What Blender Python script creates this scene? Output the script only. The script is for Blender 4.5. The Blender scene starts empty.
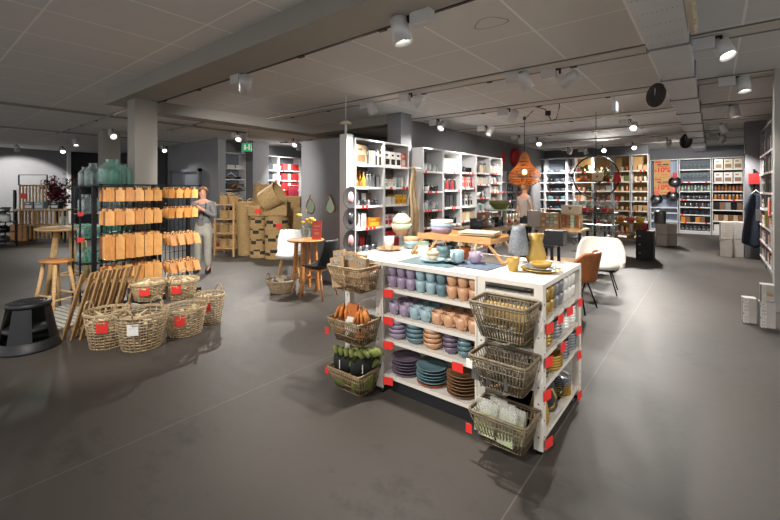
import bpy, bmesh, math, random
from mathutils import Vector, Matrix
random.seed(7)
sc = bpy.context.scene
C = sc.collection
PI = math.pi
# ---------------- camera, world, exposure ----------------
FPX, HOR, EYE = 401.0, 190.0, 1.6
YAW = math.atan2(322, 401)
cd = bpy.data.cameras.new('camera'); cam = bpy.data.objects.new('camera', cd); C.objects.link(cam)
cam.location = (0, 0, EYE); cam.rotation_euler = (PI/2, 0, YAW)
cd.sensor_width = 36; cd.lens = 36*FPX/780; cd.shift_y = -(260-HOR)/780; cd.clip_start = .05; cd.clip_end = 100
sc.camera = cam
w = bpy.data.worlds.new('world'); sc.world = w; w.use_nodes = True
w.node_tree.nodes['Background'].inputs[0].default_value = (1, .99, .97, 1)
w.node_tree.nodes['Background'].inputs[1].default_value = .98
sc.view_settings.view_transform = 'Standard'; sc.view_settings.look = 'None'
sc.view_settings.exposure = 0.12; sc.view_settings.gamma = 1; sc.view_settings.use_curve_mapping = False
F2 = (-math.sin(YAW), math.cos(YAW)); R2 = (math.cos(YAW), math.sin(YAW))
def gp(u, v, z=0.):
    """the point of the place at height z seen at pixel (u, v)"""
    d = (EYE-z)*FPX/(v-HOR); x = (u-390)/FPX*d
    return Vector((d*F2[0]+x*R2[0], d*F2[1]+x*R2[1], z))
def dp(u, d, z=0.):
    x = (u-390)/FPX*d
    return Vector((d*F2[0]+x*R2[0], d*F2[1]+x*R2[1], z))
def onx(u, x0):
    t = (u-390)/FPX; return x0/(F2[0]+t*R2[0])*(F2[1]+t*R2[1])
def ony(u, y0):
    t = (u-390)/FPX; return y0/(F2[1]+t*R2[1])*(F2[0]+t*R2[0])
# ---------------- materials ----------------
def lin(c):
    return tuple(((x/255)/12.92 if x/255 <= .04045 else ((x/255+.055)/1.055)**2.4) for x in c)
_m = {}
def mat(name, rgb, rough=.5, metal=0., noise=0., scale=20., bump=0., trans=0., emit=0., stretch=None, spec=.5, alpha=1., rgb2=None):
    if name in _m: return _m[name]
    m = bpy.data.materials.new(name); m.use_nodes = True; nt = m.node_tree; b = nt.nodes['Principled BSDF']
    c = lin(rgb); b.inputs['Base Color'].default_value = (*c, 1); b.inputs['Roughness'].default_value = rough
    b.inputs['Metallic'].default_value = metal; b.inputs['Specular IOR Level'].default_value = spec
    if trans: b.inputs['Transmission Weight'].default_value = trans; b.inputs['IOR'].default_value = 1.3
    if alpha < 1: b.inputs['Alpha'].default_value = alpha
    if emit: b.inputs['Emission Color'].default_value = (*c, 1); b.inputs['Emission Strength'].default_value = emit
    if noise or bump:
        tc = nt.nodes.new('ShaderNodeTexCoord'); mp = nt.nodes.new('ShaderNodeMapping'); nz = nt.nodes.new('ShaderNodeTexNoise')
        nz.inputs['Scale'].default_value = scale; nz.inputs['Detail'].default_value = 4
        nt.links.new(tc.outputs['Object'], mp.inputs[0]); nt.links.new(mp.outputs[0], nz.inputs[0])
        if stretch: mp.inputs['Scale'].default_value = stretch
        if noise:
            rp = nt.nodes.new('ShaderNodeMix'); rp.data_type = 'RGBA'
            a = lin(rgb2) if rgb2 else tuple(x*(1-noise) for x in c); z = c if rgb2 else tuple(min(1, x*(1+noise)) for x in c)
            rp.inputs[6].default_value = (*a, 1); rp.inputs[7].default_value = (*z, 1)
            mr = nt.nodes.new('ShaderNodeMapRange'); mr.inputs[1].default_value = .3; mr.inputs[2].default_value = .7
            nt.links.new(nz.outputs[0], mr.inputs[0]); nt.links.new(mr.outputs[0], rp.inputs[0]); nt.links.new(rp.outputs[2], b.inputs['Base Color'])
        if bump:
            bp = nt.nodes.new('ShaderNodeBump'); bp.inputs['Strength'].default_value = bump; bp.inputs['Distance'].default_value = .01
            nt.links.new(nz.outputs[0], bp.inputs['Height']); nt.links.new(bp.outputs[0], b.inputs['Normal'])
    _m[name] = m; return m
COL = {'white': (222, 219, 214), 'cream': (222, 208, 180), 'lilac': (150, 134, 156), 'pale blue': (144, 168, 176), 'teal': (96, 122, 130), 'peach': (194, 150, 116),
       'brown': (122, 88, 62), 'mustard': (164, 132, 58), 'grey': (128, 128, 132), 'dark grey': (62, 62, 66), 'black': (24, 24, 26), 'red': (184, 36, 40), 'coral': (214, 104, 88),
       'orange': (214, 132, 44), 'yellow': (226, 186, 60), 'green': (104, 118, 58), 'olive': (96, 98, 48), 'beige': (196, 172, 138), 'kraft': (182, 142, 98), 'pink': (214, 158, 160),
       'gold': (176, 132, 60), 'silver': (168, 170, 174), 'pale green': (170, 190, 160), 'navy': (40, 52, 66), 'purple': (106, 92, 110), 'rust': (160, 84, 44)}
def thin_glass(name, tint):
    if name in _m: return _m[name]
    m = bpy.data.materials.new(name); m.use_nodes = True; nt = m.node_tree; N = nt.nodes; L = nt.links; N.remove(N['Principled BSDF'])
    t = N.new('ShaderNodeBsdfTransparent'); t.inputs[0].default_value = (*tint, 1)
    g = N.new('ShaderNodeBsdfGlossy'); g.inputs['Roughness'].default_value = .06; g.inputs[0].default_value = (.95, 1, .99, 1)
    d = N.new('ShaderNodeBsdfDiffuse'); d.inputs[0].default_value = (tint[0]*.8, tint[1]*.85, tint[2]*.85, 1)
    lw = N.new('ShaderNodeLayerWeight'); lw.inputs[0].default_value = .35
    mr = N.new('ShaderNodeMapRange'); mr.inputs[3].default_value = .03; mr.inputs[4].default_value = .55; L.new(lw.outputs['Facing'], mr.inputs[0])
    m0 = N.new('ShaderNodeMixShader'); m0.inputs[0].default_value = .45; L.new(g.outputs[0], m0.inputs[1]); L.new(d.outputs[0], m0.inputs[2])
    mx = N.new('ShaderNodeMixShader'); L.new(mr.outputs[0], mx.inputs[0]); L.new(t.outputs[0], mx.inputs[1]); L.new(m0.outputs[0], mx.inputs[2])
    L.new(mx.outputs[0], N['Material Output'].inputs[0]); _m[name] = m; return m
def cm(name, rough=None):
    if name == 'glass': return thin_glass('pale glass', (.93, .96, .96))
    if name == 'green glass': return thin_glass('green glass', (.80, .95, .91))
    if name == 'amber glass': return mat('amber glass', (200, 140, 60), .05, alpha=.7)
    metal = .9 if name in ('silver', 'gold') else 0
    return mat(name+' glaze', COL[name], (.28 if metal else .26) if rough is None else rough, metal)
WHITE = mat('white lacquered board', (214, 208, 198), .45, noise=.03, scale=6)
WHITE2 = mat('white shelf metal', (214, 214, 216), .4)
GREYWALL = mat('grey wall paint', (122, 123, 127), .85, noise=.04, scale=3)
DARKWALL = mat('dark panel', (40, 41, 44), .7, noise=.1, scale=3)
BEAM = mat('beam paint', (146, 142, 136), .85, noise=.03, scale=2)
BLACK = mat('black metal', (22, 22, 24), .4, .3)
BLACKP = mat('black plastic', (27, 28, 31), .5, noise=.1, scale=40)
OAK = mat('oak wood', (190, 128, 70), .5, noise=.28, scale=9, stretch=(1, 1, 9), bump=.1)
PALEWOOD = mat('pale wood', (198, 160, 110), .55, noise=.2, scale=9, stretch=(1, 1, 8))
SLATWOOD = mat('slat wood', (160, 126, 84), .6, noise=.25, scale=12, stretch=(1, 1, 5))
BOARDW = mat('cutting board wood', (188, 126, 62), .5, noise=.2, scale=12, stretch=(1, 6, 1))
WICKER = mat('wicker', (180, 158, 124), .7, noise=.3, scale=60, bump=.4)
WIRE = mat('basket cane', (150, 128, 96), .55, noise=.3, scale=30)
SEAGRASS = mat('seagrass weave', (172, 142, 96), .8, noise=.45, scale=30, bump=1.0, stretch=(1, 1, 7))
REDTAG = mat('red price card', (224, 50, 44), .5)
TAGW = mat('white price card', (232, 230, 226), .5)
SHEET = mat('grey metal sheet', (208, 211, 214), .45, .2, noise=.03, scale=3)
# ---------------- mesh builder ----------------
class MB:
    def __init__(s): s.v = []; s.f = []; s.k = []; s.mats = []; s.c = 0; s.T = None; s.smooth = False; s.sm = []
    def use(s, m):
        if m not in s.mats: s.mats.append(m)
        s.c = s.mats.index(m); return s
    def add(s, vs, fs, smooth=False):
        n = len(s.v)
        if s.T is not None: vs = [tuple(s.T @ Vector(p)) for p in vs]
        s.v += [tuple(p) for p in vs]; s.f += [tuple(i+n for i in q) for q in fs]; s.k += [s.c]*len(fs); s.sm += [smooth]*len(fs); return s
    def box(s, x0, x1, y0, y1, z0, z1):
        return s.add([(x, y, z) for z in (z0, z1) for y in (y0, y1) for x in (x0, x1)],
                     [(0, 2, 3, 1), (4, 5, 7, 6), (0, 1, 5, 4), (2, 6, 7, 3), (0, 4, 6, 2), (1, 3, 7, 5)])
    def cb(s, x, y, z, a, b, c): return s.box(x-a/2, x+a/2, y-b/2, y+b/2, z, z+c)
    def lathe(s, prof, n=16, c=(0, 0, 0), sx=1., sy=1.):
        vs = []; fs = []; rings = []
        for r, z in prof:
            if r < 1e-5: rings.append([len(vs)]); vs.append((c[0], c[1], c[2]+z))
            else:
                rings.append(list(range(len(vs), len(vs)+n)))
                vs += [(c[0]+r*sx*math.cos(2*PI*i/n), c[1]+r*sy*math.sin(2*PI*i/n), c[2]+z) for i in range(n)]
        for a, b in zip(rings, rings[1:]):
            for i in range(n):
                j = (i+1) % n
                if len(a) == 1 and len(b) == 1: continue
                if len(a) == 1: fs.append((a[0], b[j], b[i]))
                elif len(b) == 1: fs.append((a[i], a[j], b[0]))
                else: fs.append((a[i], a[j], b[j], b[i]))
        return s.add(vs, fs, True)
    def tube(s, pts, r, n=6, closed=False):
        pts = [Vector(p) for p in pts]; N = len(pts); vs = []; fs = []
        rr = r if isinstance(r, (list, tuple)) else [r]*N
        up = Vector((0, 0, 1))
        for i, p in enumerate(pts):
            if closed: t = pts[(i+1) % N]-pts[i-1]
            else: t = pts[min(i+1, N-1)]-pts[max(i-1, 0)]
            t = t.normalized() if t.length > 1e-9 else Vector((0, 0, 1))
            a = t.cross(up if abs(t.z) < .9 else Vector((1, 0, 0))).normalized(); b = t.cross(a)
            vs += [p+(a*math.cos(2*PI*k/n)+b*math.sin(2*PI*k/n))*rr[i] for k in range(n)]
        for i in range(N if closed else N-1):
            j = (i+1) % N
            for k in range(n):
                l = (k+1) % n; fs.append((i*n+k, i*n+l, j*n+l, j*n+k))
        if not closed: fs += [tuple(range(n)), tuple(range((N-1)*n, N*n))]
        return s.add(vs, fs, True)
    def bar(s, a, b, w_, h_=None):
        """square bar from a to b"""
        a = Vector(a); b = Vector(b); h_ = h_ or w_; t = (b-a).normalized()
        x = t.cross(Vector((0, 0, 1)) if abs(t.z) < .95 else Vector((0, 1, 0))).normalized(); y = t.cross(x)
        vs = [p+x*i*w_/2+y*j*h_/2 for p in (a, b) for i, j in ((-1, -1), (1, -1), (1, 1), (-1, 1))]
        return s.add(vs, [(0, 1, 2, 3), (4, 7, 6, 5), (0, 4, 5, 1), (1, 5, 6, 2), (2, 6, 7, 3), (3, 7, 4, 0)])
    def prism(s, poly, y0, y1):
        """poly in (x, z) swept from y0 to y1"""
        n = len(poly); vs = [(x, y0, z) for x, z in poly]+[(x, y1, z) for x, z in poly]
        return s.add(vs, [tuple(range(n)), tuple(range(n, 2*n))]+[(i, (i+1) % n, n+(i+1) % n, n+i) for i in range(n)])
    def grid(s, fn, nu, nv, wrap=False):
        vs = [fn(i/(nu-1 if not wrap else nu), j/(nv-1)) for j in range(nv) for i in range(nu)]
        fs = [(j*nu+i, j*nu+(i+1) % nu, (j+1)*nu+(i+1) % nu, (j+1)*nu+i) for j in range(nv-1) for i in range(nu if wrap else nu-1)]
        return s.add(vs, fs, True)
    def mesh(s, name):
        me = bpy.data.meshes.new(name); me.from_pydata(s.v, [], s.f)
        for m in s.mats: me.materials.append(m)
        me.polygons.foreach_set('material_index', s.k); me.polygons.foreach_set('use_smooth', s.sm)
        bm = bmesh.new(); bm.from_mesh(me); bmesh.ops.recalc_face_normals(bm, faces=bm.faces)
        bm.to_mesh(me); bm.free(); me.update(); return me
def mb(m): return MB().use(m)
def obj(name, b, parent=None, loc=None, rz=0, label=None):
    me = b.mesh(name) if isinstance(b, MB) else b
    o = bpy.data.objects.new(name, me); C.objects.link(o)
    if parent: o.parent = parent
    if loc is not None: o.location = loc
    if rz: o.rotation_euler = (0, 0, rz)
    if label: o['label'] = label
    return o
def tag(o, label, cat, group=None):
    o['label'] = label; o['category'] = cat
    if group: o['group'] = group
    return o
def thing(name, label, cat, loc=(0, 0, 0), rz=0, group=None):
    o = bpy.data.objects.new(name, None); C.objects.link(o); o.location = loc; o.rotation_euler = (0, 0, rz); o.empty_display_size = .1
    return tag(o, label, cat, group)
def one(name, b, label, cat, loc=(0, 0, 0), rz=0, group=None, sc_=None):
    o = obj(name, b, None, loc, rz)
    if sc_ is not None: o.scale = sc_ if isinstance(sc_, (tuple, list)) else (sc_,)*3
    return tag(o, label, cat, group)
def copy_tree(root, loc, rz=0, label=None, group=None):
    r = root.copy(); C.objects.link(r); r.location = loc; r.rotation_euler = (0, 0, rz)
    if label: r['label'] = label
    if group: r['group'] = group
    for ch in list(root.children):
        c = ch.copy(); C.objects.link(c); c.parent = r
        for g in ch.children:
            d = g.copy(); C.objects.link(d); d.parent = c
    return r
def struct(name, b, parent=None):
    o = obj(name, b, parent)
    if parent is None: o['kind'] = 'structure'
    return o
def text(name, s, size, m, parent, loc, rot, ext=.001):
    c = bpy.data.curves.new(name, 'FONT'); c.body = s; c.size = size; c.offset = size*.035; c.extrude = ext; c.align_x = 'CENTER'; c.align_y = 'CENTER'; c.materials.append(m)
    tmp = bpy.data.objects.new('tmp', c); C.objects.link(tmp); me = bpy.data.meshes.new_from_object(tmp.evaluated_get(bpy.context.evaluated_depsgraph_get()))
    bpy.data.objects.remove(tmp); me.name = name
    o = bpy.data.objects.new(name, me); C.objects.link(o); o.parent = parent; o.location = loc; o.rotation_euler = rot; return o
ORD = 'first second third fourth fifth sixth seventh eighth ninth tenth eleventh twelfth thirteenth fourteenth fifteenth sixteenth seventeenth eighteenth nineteenth twentieth'.split()
ORD += ['twenty-'+x for x in ORD[:9]]+['thirtieth']+['thirty-'+x for x in ORD[:9]]+['fortieth']+['forty-'+x for x in ORD[:9]]

# ---------------- floor and ceiling ----------------
CEIL = 3.2
def floor_mat():
    m = bpy.data.materials.new('grey vinyl floor'); m.use_nodes = True; nt = m.node_tree; N = nt.nodes; L = nt.links; b = N['Principled BSDF']
    tc = N.new('ShaderNodeTexCoord')
    def nz(scale, det, st=None):
        mp = N.new('ShaderNodeMapping'); n = N.new('ShaderNodeTexNoise'); n.inputs['Scale'].default_value = scale; n.inputs['Detail'].default_value = det
        n.inputs['Roughness'].default_value = .72
        if st: mp.inputs['Scale'].default_value = st
        L.new(tc.outputs['Object'], mp.inputs[0]); L.new(mp.outputs[0], n.inputs[0]); return n.outputs[0]
    a = nz(.9, 9); c = nz(7, 10, (1, 1.6, 1))
    mx = N.new('ShaderNodeMath'); mx.operation = 'MULTIPLY_ADD'; mx.inputs[1].default_value = .98; L.new(a, mx.inputs[0])
    m2 = N.new('ShaderNodeMath'); m2.operation = 'MULTIPLY'; m2.inputs[1].default_value = .45; L.new(c, m2.inputs[0]); L.new(m2.outputs[0], mx.inputs[2])
    r = N.new('ShaderNodeValToRGB'); r.color_ramp.elements[0].position = .40; r.color_ramp.elements[1].position = .66
    r.color_ramp.elements[0].color = (*lin((24, 22, 21)), 1); r.color_ramp.elements[1].color = (*lin((72, 67, 62)), 1); L.new(mx.outputs[0], r.inputs[0])
    # sheet joints every 2.07 m along the depth
    sp = N.new('ShaderNodeSeparateXYZ'); L.new(tc.outputs['Object'], sp.inputs[0])
    ad = N.new('ShaderNodeMath'); ad.operation = 'ADD'; ad.inputs[1].default_value = .8+2.07*20; L.new(sp.outputs[0], ad.inputs[0])
    mo = N.new('ShaderNodeMath'); mo.operation = 'MODULO'; mo.inputs[1].default_value = 2.07; L.new(ad.outputs[0], mo.inputs[0])
    lt = N.new('ShaderNodeMath'); lt.operation = 'LESS_THAN'; lt.inputs[1].default_value = .008; L.new(mo.outputs[0], lt.inputs[0])
    mm = N.new('ShaderNodeMath'); mm.operation = 'MULTIPLY'; mm.inputs[1].default_value = .45; L.new(lt.outputs[0], mm.inputs[0])
    mi = N.new('ShaderNodeMix'); mi.data_type = 'RGBA'; mi.inputs[7].default_value = (*lin((120, 116, 110)), 1); L.new(mm.outputs[0], mi.inputs[0]); L.new(r.outputs[0], mi.inputs[6])
    L.new(mi.outputs[2], b.inputs['Base Color'])
    rr = N.new('ShaderNodeMapRange'); rr.inputs[3].default_value = .46; rr.inputs[4].default_value = .62; b.inputs['Specular IOR Level'].default_value = .35; L.new(c, rr.inputs[0]); L.new(rr.outputs[0], b.inputs['Roughness'])
    bp = N.new('ShaderNodeBump'); bp.inputs['Strength'].default_value = .12; bp.inputs['Distance'].default_value = .004; L.new(c, bp.inputs['Height']); L.new(bp.outputs[0], b.inputs['Normal'])
    return m
def ceil_mat():
    m = bpy.data.materials.new('ceiling tiles'); m.use_nodes = True; nt = m.node_tree; N = nt.nodes; L = nt.links; b = N['Principled BSDF']; b.inputs['Roughness'].default_value = .9
    tc = N.new('ShaderNodeTexCoord'); sp = N.new('ShaderNodeSeparateXYZ'); L.new(tc.outputs['Object'], sp.inputs[0])
    def line(o, off, per, wd):
        ad = N.new('ShaderNodeMath'); ad.operation = 'ADD'; ad.inputs[1].default_value = off+per*60; L.new(o, ad.inputs[0])
        mo = N.new('ShaderNodeMath'); mo.operation = 'MODULO'; mo.inputs[1].default_value = per; L.new(ad.outputs[0], mo.inputs[0])
        lt = N.new('ShaderNodeMath'); lt.operation = 'LESS_THAN'; lt.inputs[1].default_value = wd; L.new(mo.outputs[0], lt.inputs[0]); return lt.outputs[0]
    lx = line(sp.outputs[0], 3.02, .81, .022); ly = line(sp.outputs[1], -4.05, 1.07, .018)
    mx = N.new('ShaderNodeMath'); mx.operation = 'MAXIMUM'; L.new(lx, mx.inputs[0]); L.new(ly, mx.inputs[1])
    nz = N.new('ShaderNodeTexNoise'); nz.inputs['Scale'].default_value = .8; nz.inputs['Detail'].default_value = 3; L.new(tc.outputs['Object'], nz.inputs[0])
    r = N.new('ShaderNodeMix'); r.data_type = 'RGBA'; r.inputs[6].default_value = (*lin((206, 206, 206)), 1); r.inputs[7].default_value = (*lin((216, 216, 215)), 1); L.new(nz.outputs[0], r.inputs[0])
    mi = N.new('ShaderNodeMix'); mi.data_type = 'RGBA'; mi.inputs[7].default_value = (*lin((240, 240, 238)), 1); L.new(mx.outputs[0], mi.inputs[0]); L.new(r.outputs[2], mi.inputs[6])
    L.new(mi.outputs[2], b.inputs['Base Color']); return m
struct('floor', mb(floor_mat()).box(-21.3, 6, -6, 19.6, -.1, 0))
struct('ceiling', mb(ceil_mat()).box(-21.3, 6, -1.5, 19.6, CEIL, CEIL+.1))
# ---------------- walls ----------------
struct('wall_left', mb(GREYWALL).box(-21, -20.8, -6, 6.3, 0, CEIL))
struct('wall_back_left', mb(GREYWALL).box(-21, -12.25, 6.3, 6.5, 0, CEIL))
struct('wall_side_left', mb(GREYWALL).box(-12.65, -12.45, 6.5, 18.9, 0, CEIL))
struct('wall_back', mb(GREYWALL).box(-12.65, 2.5, 18.9, 19.1, 0, CEIL))
struct('wall_inner', mb(GREYWALL).box(-5.5, -5.35, 6.95, 16.9, 0, CEIL))
struct('wall_back_inner', mb(GREYWALL).box(-5.35, -1.75, 16.75, 16.9, 0, CEIL))
struct('wall_right', mb(GREYWALL).box(1.35, 1.5, 7.2, 18.9, 0, CEIL))
b = mb(GREYWALL).box(-6.0, -4.96, 4.82, 4.95, 0, 2.5)
struct('wall_display', b)
b = mb(WHITE2).box(-4.955, -4.79, 4.80, 4.96, 0, 2.55); struct('trim_1', b)
struct('column_far', mb(GREYWALL).box(-5.34, -4.98, 6.56, 6.93, 0, CEIL))
struct('column_front', mb(BEAM).box(-7.16, -6.86, 2.33, 2.65, 0, CEIL))
struct('column_rear_left', mb(BEAM).box(-12.9, -12.5, 3.5, 3.9, 0, CEIL))
struct('column_right', mb(mat('column paint', (110, 111, 116), .8)).box(.6, .98, 12.5, 12.9, 0, CEIL))
struct('column_grey_side', mb(GREYWALL).box(-12.2, -11.75, 6.25, 6.5, 0, CEIL))
struct('column_shelves', mb(GREYWALL).box(-12.1, -11.6, 7.35, 7.95, 0, CEIL))
struct('beam_front', mb(BEAM).box(-7.75, 4, 2.2, 2.66, 3.0, CEIL))
struct('beam_side', mb(BEAM).box(-8.2, -7.78, 2.66, 9.9, 3.0, CEIL))
struct('beam_cross', mb(BEAM).box(-7.78, -5.35, 6.6, 6.95, 3.0, CEIL))
# ceiling bands running across the shop
for k, y in enumerate((5.2, 7.34, 9.48, 11.62, 13.76, 15.9)):
    x0 = -7.75 if y < 6 else -5.3
    b = mb(mat('ceiling band', (204, 200, 192), .8)).box(x0, 3, y, y+.20, CEIL-.03, CEIL)
    b.use(mat('band shadow gap', (110, 108, 104), .8)).box(x0, 3, y-.02, y-.0, CEIL-.012, CEIL)
    o = struct('trim_%d' % (k+2), b)
for k, x in enumerate((-14.0, -10.2)):
    struct('trim_%d' % (k+10), mb(BEAM).box(x, x+.2, -1, 6.2, CEIL-.02, CEIL))
# doors in the rear left wall, dark opening and jamb on the left wall
DOORM = mat('blue grey door', (118, 124, 134), .5)
d = struct('door_1', mb(DOORM).box(-14.9, -13.95, 6.24, 6.3, 0, 2.2).box(-13.9, -12.95, 6.24, 6.3, 0, 2.2))
obj('door_frame', mb(mat('door frame grey', (92, 95, 102), .5)).box(-15.0, -14.9, 6.2, 6.3, 0, 2.3).box(-12.95, -12.85, 6.2, 6.3, 0, 2.3).box(-15.0, -12.85, 6.2, 6.3, 2.2, 2.3), d)
obj('door_handle', mb(cm('silver')).tube([(-14.05, 6.2, 1.0), (-14.05, 6.2, 1.15)], .012), d)
obj('door_handle', mb(cm('silver')).tube([(-13.8, 6.2, 1.0), (-13.8, 6.2, 1.15)], .012), d)
d = struct('door_2', mb(DARKWALL).box(-20.78, -20.7, 4.62, 6.28, 0, CEIL-.02))
obj('door_frame', mb(WHITE2).box(-20.78, -20.62, 4.55, 4.66, 0, CEIL-.01), d)
obj('glass_pane', mb(mat('dark glass', (30, 33, 38), .08)).box(-20.7, -20.68, 4.8, 5.5, .1, 2.4), d)
struct('wall_dark_panel', mb(DARKWALL).box(-20.6, -15.4, 6.2, 6.29, 0, CEIL-.02))
# ventilation duct
b = mb(SHEET).box(-.5, -.17, 3.3, 18.6, 3.0, CEIL)
g = mat('duct seam', (120, 122, 126), .5)
b.use(g)
y = 3.3
for y in (3.3, 4.75, 6.2, 7.65, 9.1, 10.6, 12, 13.5, 15, 16.5): b.box(-.515, -.155, y-.012, y+.012, 2.985, CEIL)
du = struct('beam_duct', b)
du['kind'] = 'structure'
b = mb(mat('perforation dark', (90, 92, 96), .6))
for r, y in enumerate((3.45, 3.75, 4.05, 4.35, 4.6)):
    for i in range(9): b.box(-.47+.033*i, -.465+.033*i, y, y+.008, 2.9965, 3.0)
obj('perforations', b, du)
b = mb(cm('cream'))
b.box(-.16, -.12, 3.65, 4.55, 3.02, 3.08)
for i in range(9): b.box(-.12, -.10, 3.7+.1*i, 3.74+.1*i, 3.0, 3.1)
obj('cable_bracket', b, du)
# ---------------- spotlights ----------------
LAMPGREY = mat('lamp housing', (196, 196, 196), .4, .2)
GLOW = mat('lamp glow', (255, 250, 240), .5, emit=9)
def head_mesh():
    b = mb(LAMPGREY).lathe([(0, .16), (.052, .16), (.06, .15), (.066, -.02), (.06, -.02), (.054, .03)], 20)
    return b.mesh('lamp_head')
def lens_mesh(): return mb(GLOW).lathe([(0, .02), (.052, .02)], 20).mesh('lens')
def offlens_mesh(): return mb(mat('lamp reflector', (210, 210, 205), .2, .6)).lathe([(0, .012), (.056, .012)], 20).mesh('lens')
HM, LM, OM = head_mesh(), lens_mesh(), offlens_mesh()
GB = mb(LAMPGREY).box(-.13, .02, -.035, .035, -.1, -.0).mesh('driver_box')
NK = mb(BLACK).box(-.02, .05, -.015, .015, -.018, .0).tube([(.06, 0, 0), (.06, 0, -.06)], .012).mesh('bracket')
nlamp = 0
def spotlight(x, y, z, aim, power, label, rz=0, ang=75, blend=.8, on=True, s=1.2, color=(1, .955, .89)):
    """track spotlight hanging at z; aim is a point on what it lights"""
    t = thing('track_spotlight', label, 'spotlight', (x, y, z), rz, 'ceiling spotlights'); t.scale = (s, s, s)
    obj('driver_box', GB, t); obj('bracket', NK, t)
    hp = Vector((x, y, z))+Matrix.Rotation(rz, 3, 'Z') @ Vector((.1*s, 0, -.14*s))
    dirv = (Vector(aim)-hp).normalized()
    q = (-dirv).to_track_quat('Z', 'Y').to_matrix().to_4x4()
    h = obj('lamp_head', HM, t); h.matrix_parent_inverse = Matrix(); 
    loc = Matrix.Rotation(-rz, 4, 'Z') @ q
    h.matrix_local = Matrix.Translation((.1, 0, -.17)) @ loc
    l = obj('lens', LM if on else OM, h)
    if on and power:
        ld = bpy.data.lights.new('spot', 'SPOT'); ld.energy = power; ld.spot_size = math.radians(ang); ld.spot_blend = blend; ld.color = color; ld.shadow_soft_size = .05
        lo = bpy.data.objects.new('spot_light', ld); C.objects.link(lo)
        lo.location = hp+dirv*.12; lo.rotation_euler = (-dirv).to_track_quat('Z', 'Y').to_euler()
    return t
def track(x0, y0, x1, y1, label, z=CEIL, m=None):
    o = thing('light_track', label, 'light track', (x0, y0, z-.03), math.atan2(y1-y0, x1-x0), 'ceiling light tracks'); L = math.hypot(x1-x0, y1-y0)
    obj('rail', mb(m or mat('track grey', (140, 139, 136), .5)).box(0, L, -.014, .014, 0, .03), o)
    b = mb(BLACK); n = max(2, int(L/1.1))
    me = b.box(-.03, .05, -.02, .02, -.012, 0).mesh('connector')
    for i in range(n): obj('connector', me, o, (.3+i*(L-.5)/n, 0, 0))
    return o
track(-7.0, 2.69, 3.5, 2.69, 'long dark light track along the lower edge of the front beam', z=3.03, m=BLACK)
for y, nm in ((5.45, 'nearest ceiling band'), (7.6, 'second ceiling band'), (9.75, 'third ceiling band'), (11.9, 'fourth ceiling band'), (14.05, 'fifth ceiling band')):
    track(-7.4 if y < 6 else -5.1, y, 1.1, y, 'grey light track across the ceiling along the '+nm)
track(-14.5, 2.9, -8.4, 2.9, 'thin light track on the dark ceiling towards the rear entrance')
track(-11.3, 4.6, -8.3, 4.6, 'light track over the person by the hook rack')
track(-11.3, 8.2, -8.3, 8.2, 'light track over the seagrass baskets')
P_ = 1.85
def sl(u, v, z, aim, power, label, **k):
    p = gp(u, v, z); return spotlight(p.x, p.y, z+.1, aim, power*P_, label, **k)
G = (-1.6, 2.9, .8)
# unseen entrance-side and aisle fill lamps, added to brighten the goods in view
spotlight(-2.6, -.6, CEIL-.03, (-1.8, 2.4, .5), 330, 'unseen fill spotlight on the entrance side aimed at the crockery shelves', ang=46, blend=.7)
spotlight(-.6, -.4, CEIL-.03, (-1.15, 2.5, .6), 230, 'unseen fill spotlight on the entrance side aimed at the corner block', ang=30, blend=.8)
spotlight(3.2, 3.6, CEIL-.03, (-.9, 2.95, .6), 420, 'unseen fill spotlight far over the aisle aimed at the mustard shelves', ang=22, blend=.8)
spotlight(-3.4, .2, CEIL-.03, (-5.4, 1.9, .3), 330, 'unseen fill spotlight on the entrance side aimed at the wicker baskets', ang=60, blend=.6)
spotlight(-3.1, .85, CEIL-.03, (-6.5, 2.3, 1.0), 300, 'unseen fill spotlight on the entrance side aimed at the board rack', ang=56, blend=.6)
spotlight(-1.6, 5.4, CEIL-.03, (-4.8, 6.2, 1.3), 110, 'spotlight on the first band aimed at the tall shelves', ang=70, blend=.6)
track(-5.2, -.5, 1.2, -.5, 'light track across the ceiling on the entrance side')
sl(415, 24, 2.92, (-1.6, 2.85, .75), 165, 'big grey spotlight on the front track directly above the shelf gondola', ang=125, blend=.8, rz=PI)
sl(240, 81, 2.92, (-8.6, 5.2, .8), 380, 'grey spotlight with pale driver box on the front beam track', ang=70)
sl(518, 80, 3.05, (-1.35, 6.4, .6), 260, 'bright lit spotlight between the gondola and the rattan pendant', ang=60)
sl(712, 47, 3.05, (1.2, 4.0, 0), 80, 'large tilted spotlight beside the sheet metal duct', ang=70)
sl(733, 84, 3.05, (.6, 6.6, .2), 90, 'second tilted spotlight beyond the duct, behind the largest one', ang=70)
sl(727, 111, 3.05, (.7, 9.5, 1.0), 200, 'third tilted spotlight of the row beside the duct', ang=70)
sl(718, 128, 3.05, (.75, 12.3, 1.1), 260, 'fourth spotlight of the row beside the duct', ang=70)
sl(716, 137, 3.05, (-.3, 18, .9), 200, 'smallest spotlight at the far end of the duct row', ang=70)
sl(408, 100, 3.05, (-5.1, 4.3, .8), 380, 'lit spotlight above the tall shelf of boxes, facing the gondola', ang=75)
sl(368, 107, 3.05, (-4.75, 6.2, 1.3), 70, 'unlit looking spotlight left of the lit one, over the small round table', ang=60)
sl(436, 124, 3.05, (-4.75, 5.7, 1.3), 120, 'small spotlight turned towards the kitchen gadget shelves', ang=80)
sl(484, 130, 3.05, (-4.7, 8.2, 1.4), 150, 'small spotlight turned towards the white shelf wall', ang=80)
sl(506, 114, 3.05, (-4.8, 9.4, 1.3), 160, 'spotlight with pale box left of the pendant cable', ang=80)
sl(517, 139, 3.05, (-4.8, 11, 1.2), 150, 'small spotlight directly above the rattan pendant', ang=80)
sl(535, 141, 3.05, (-3.4, 9.6, 1.0), 180, 'small spotlight just beyond the rattan pendant', ang=80)
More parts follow.
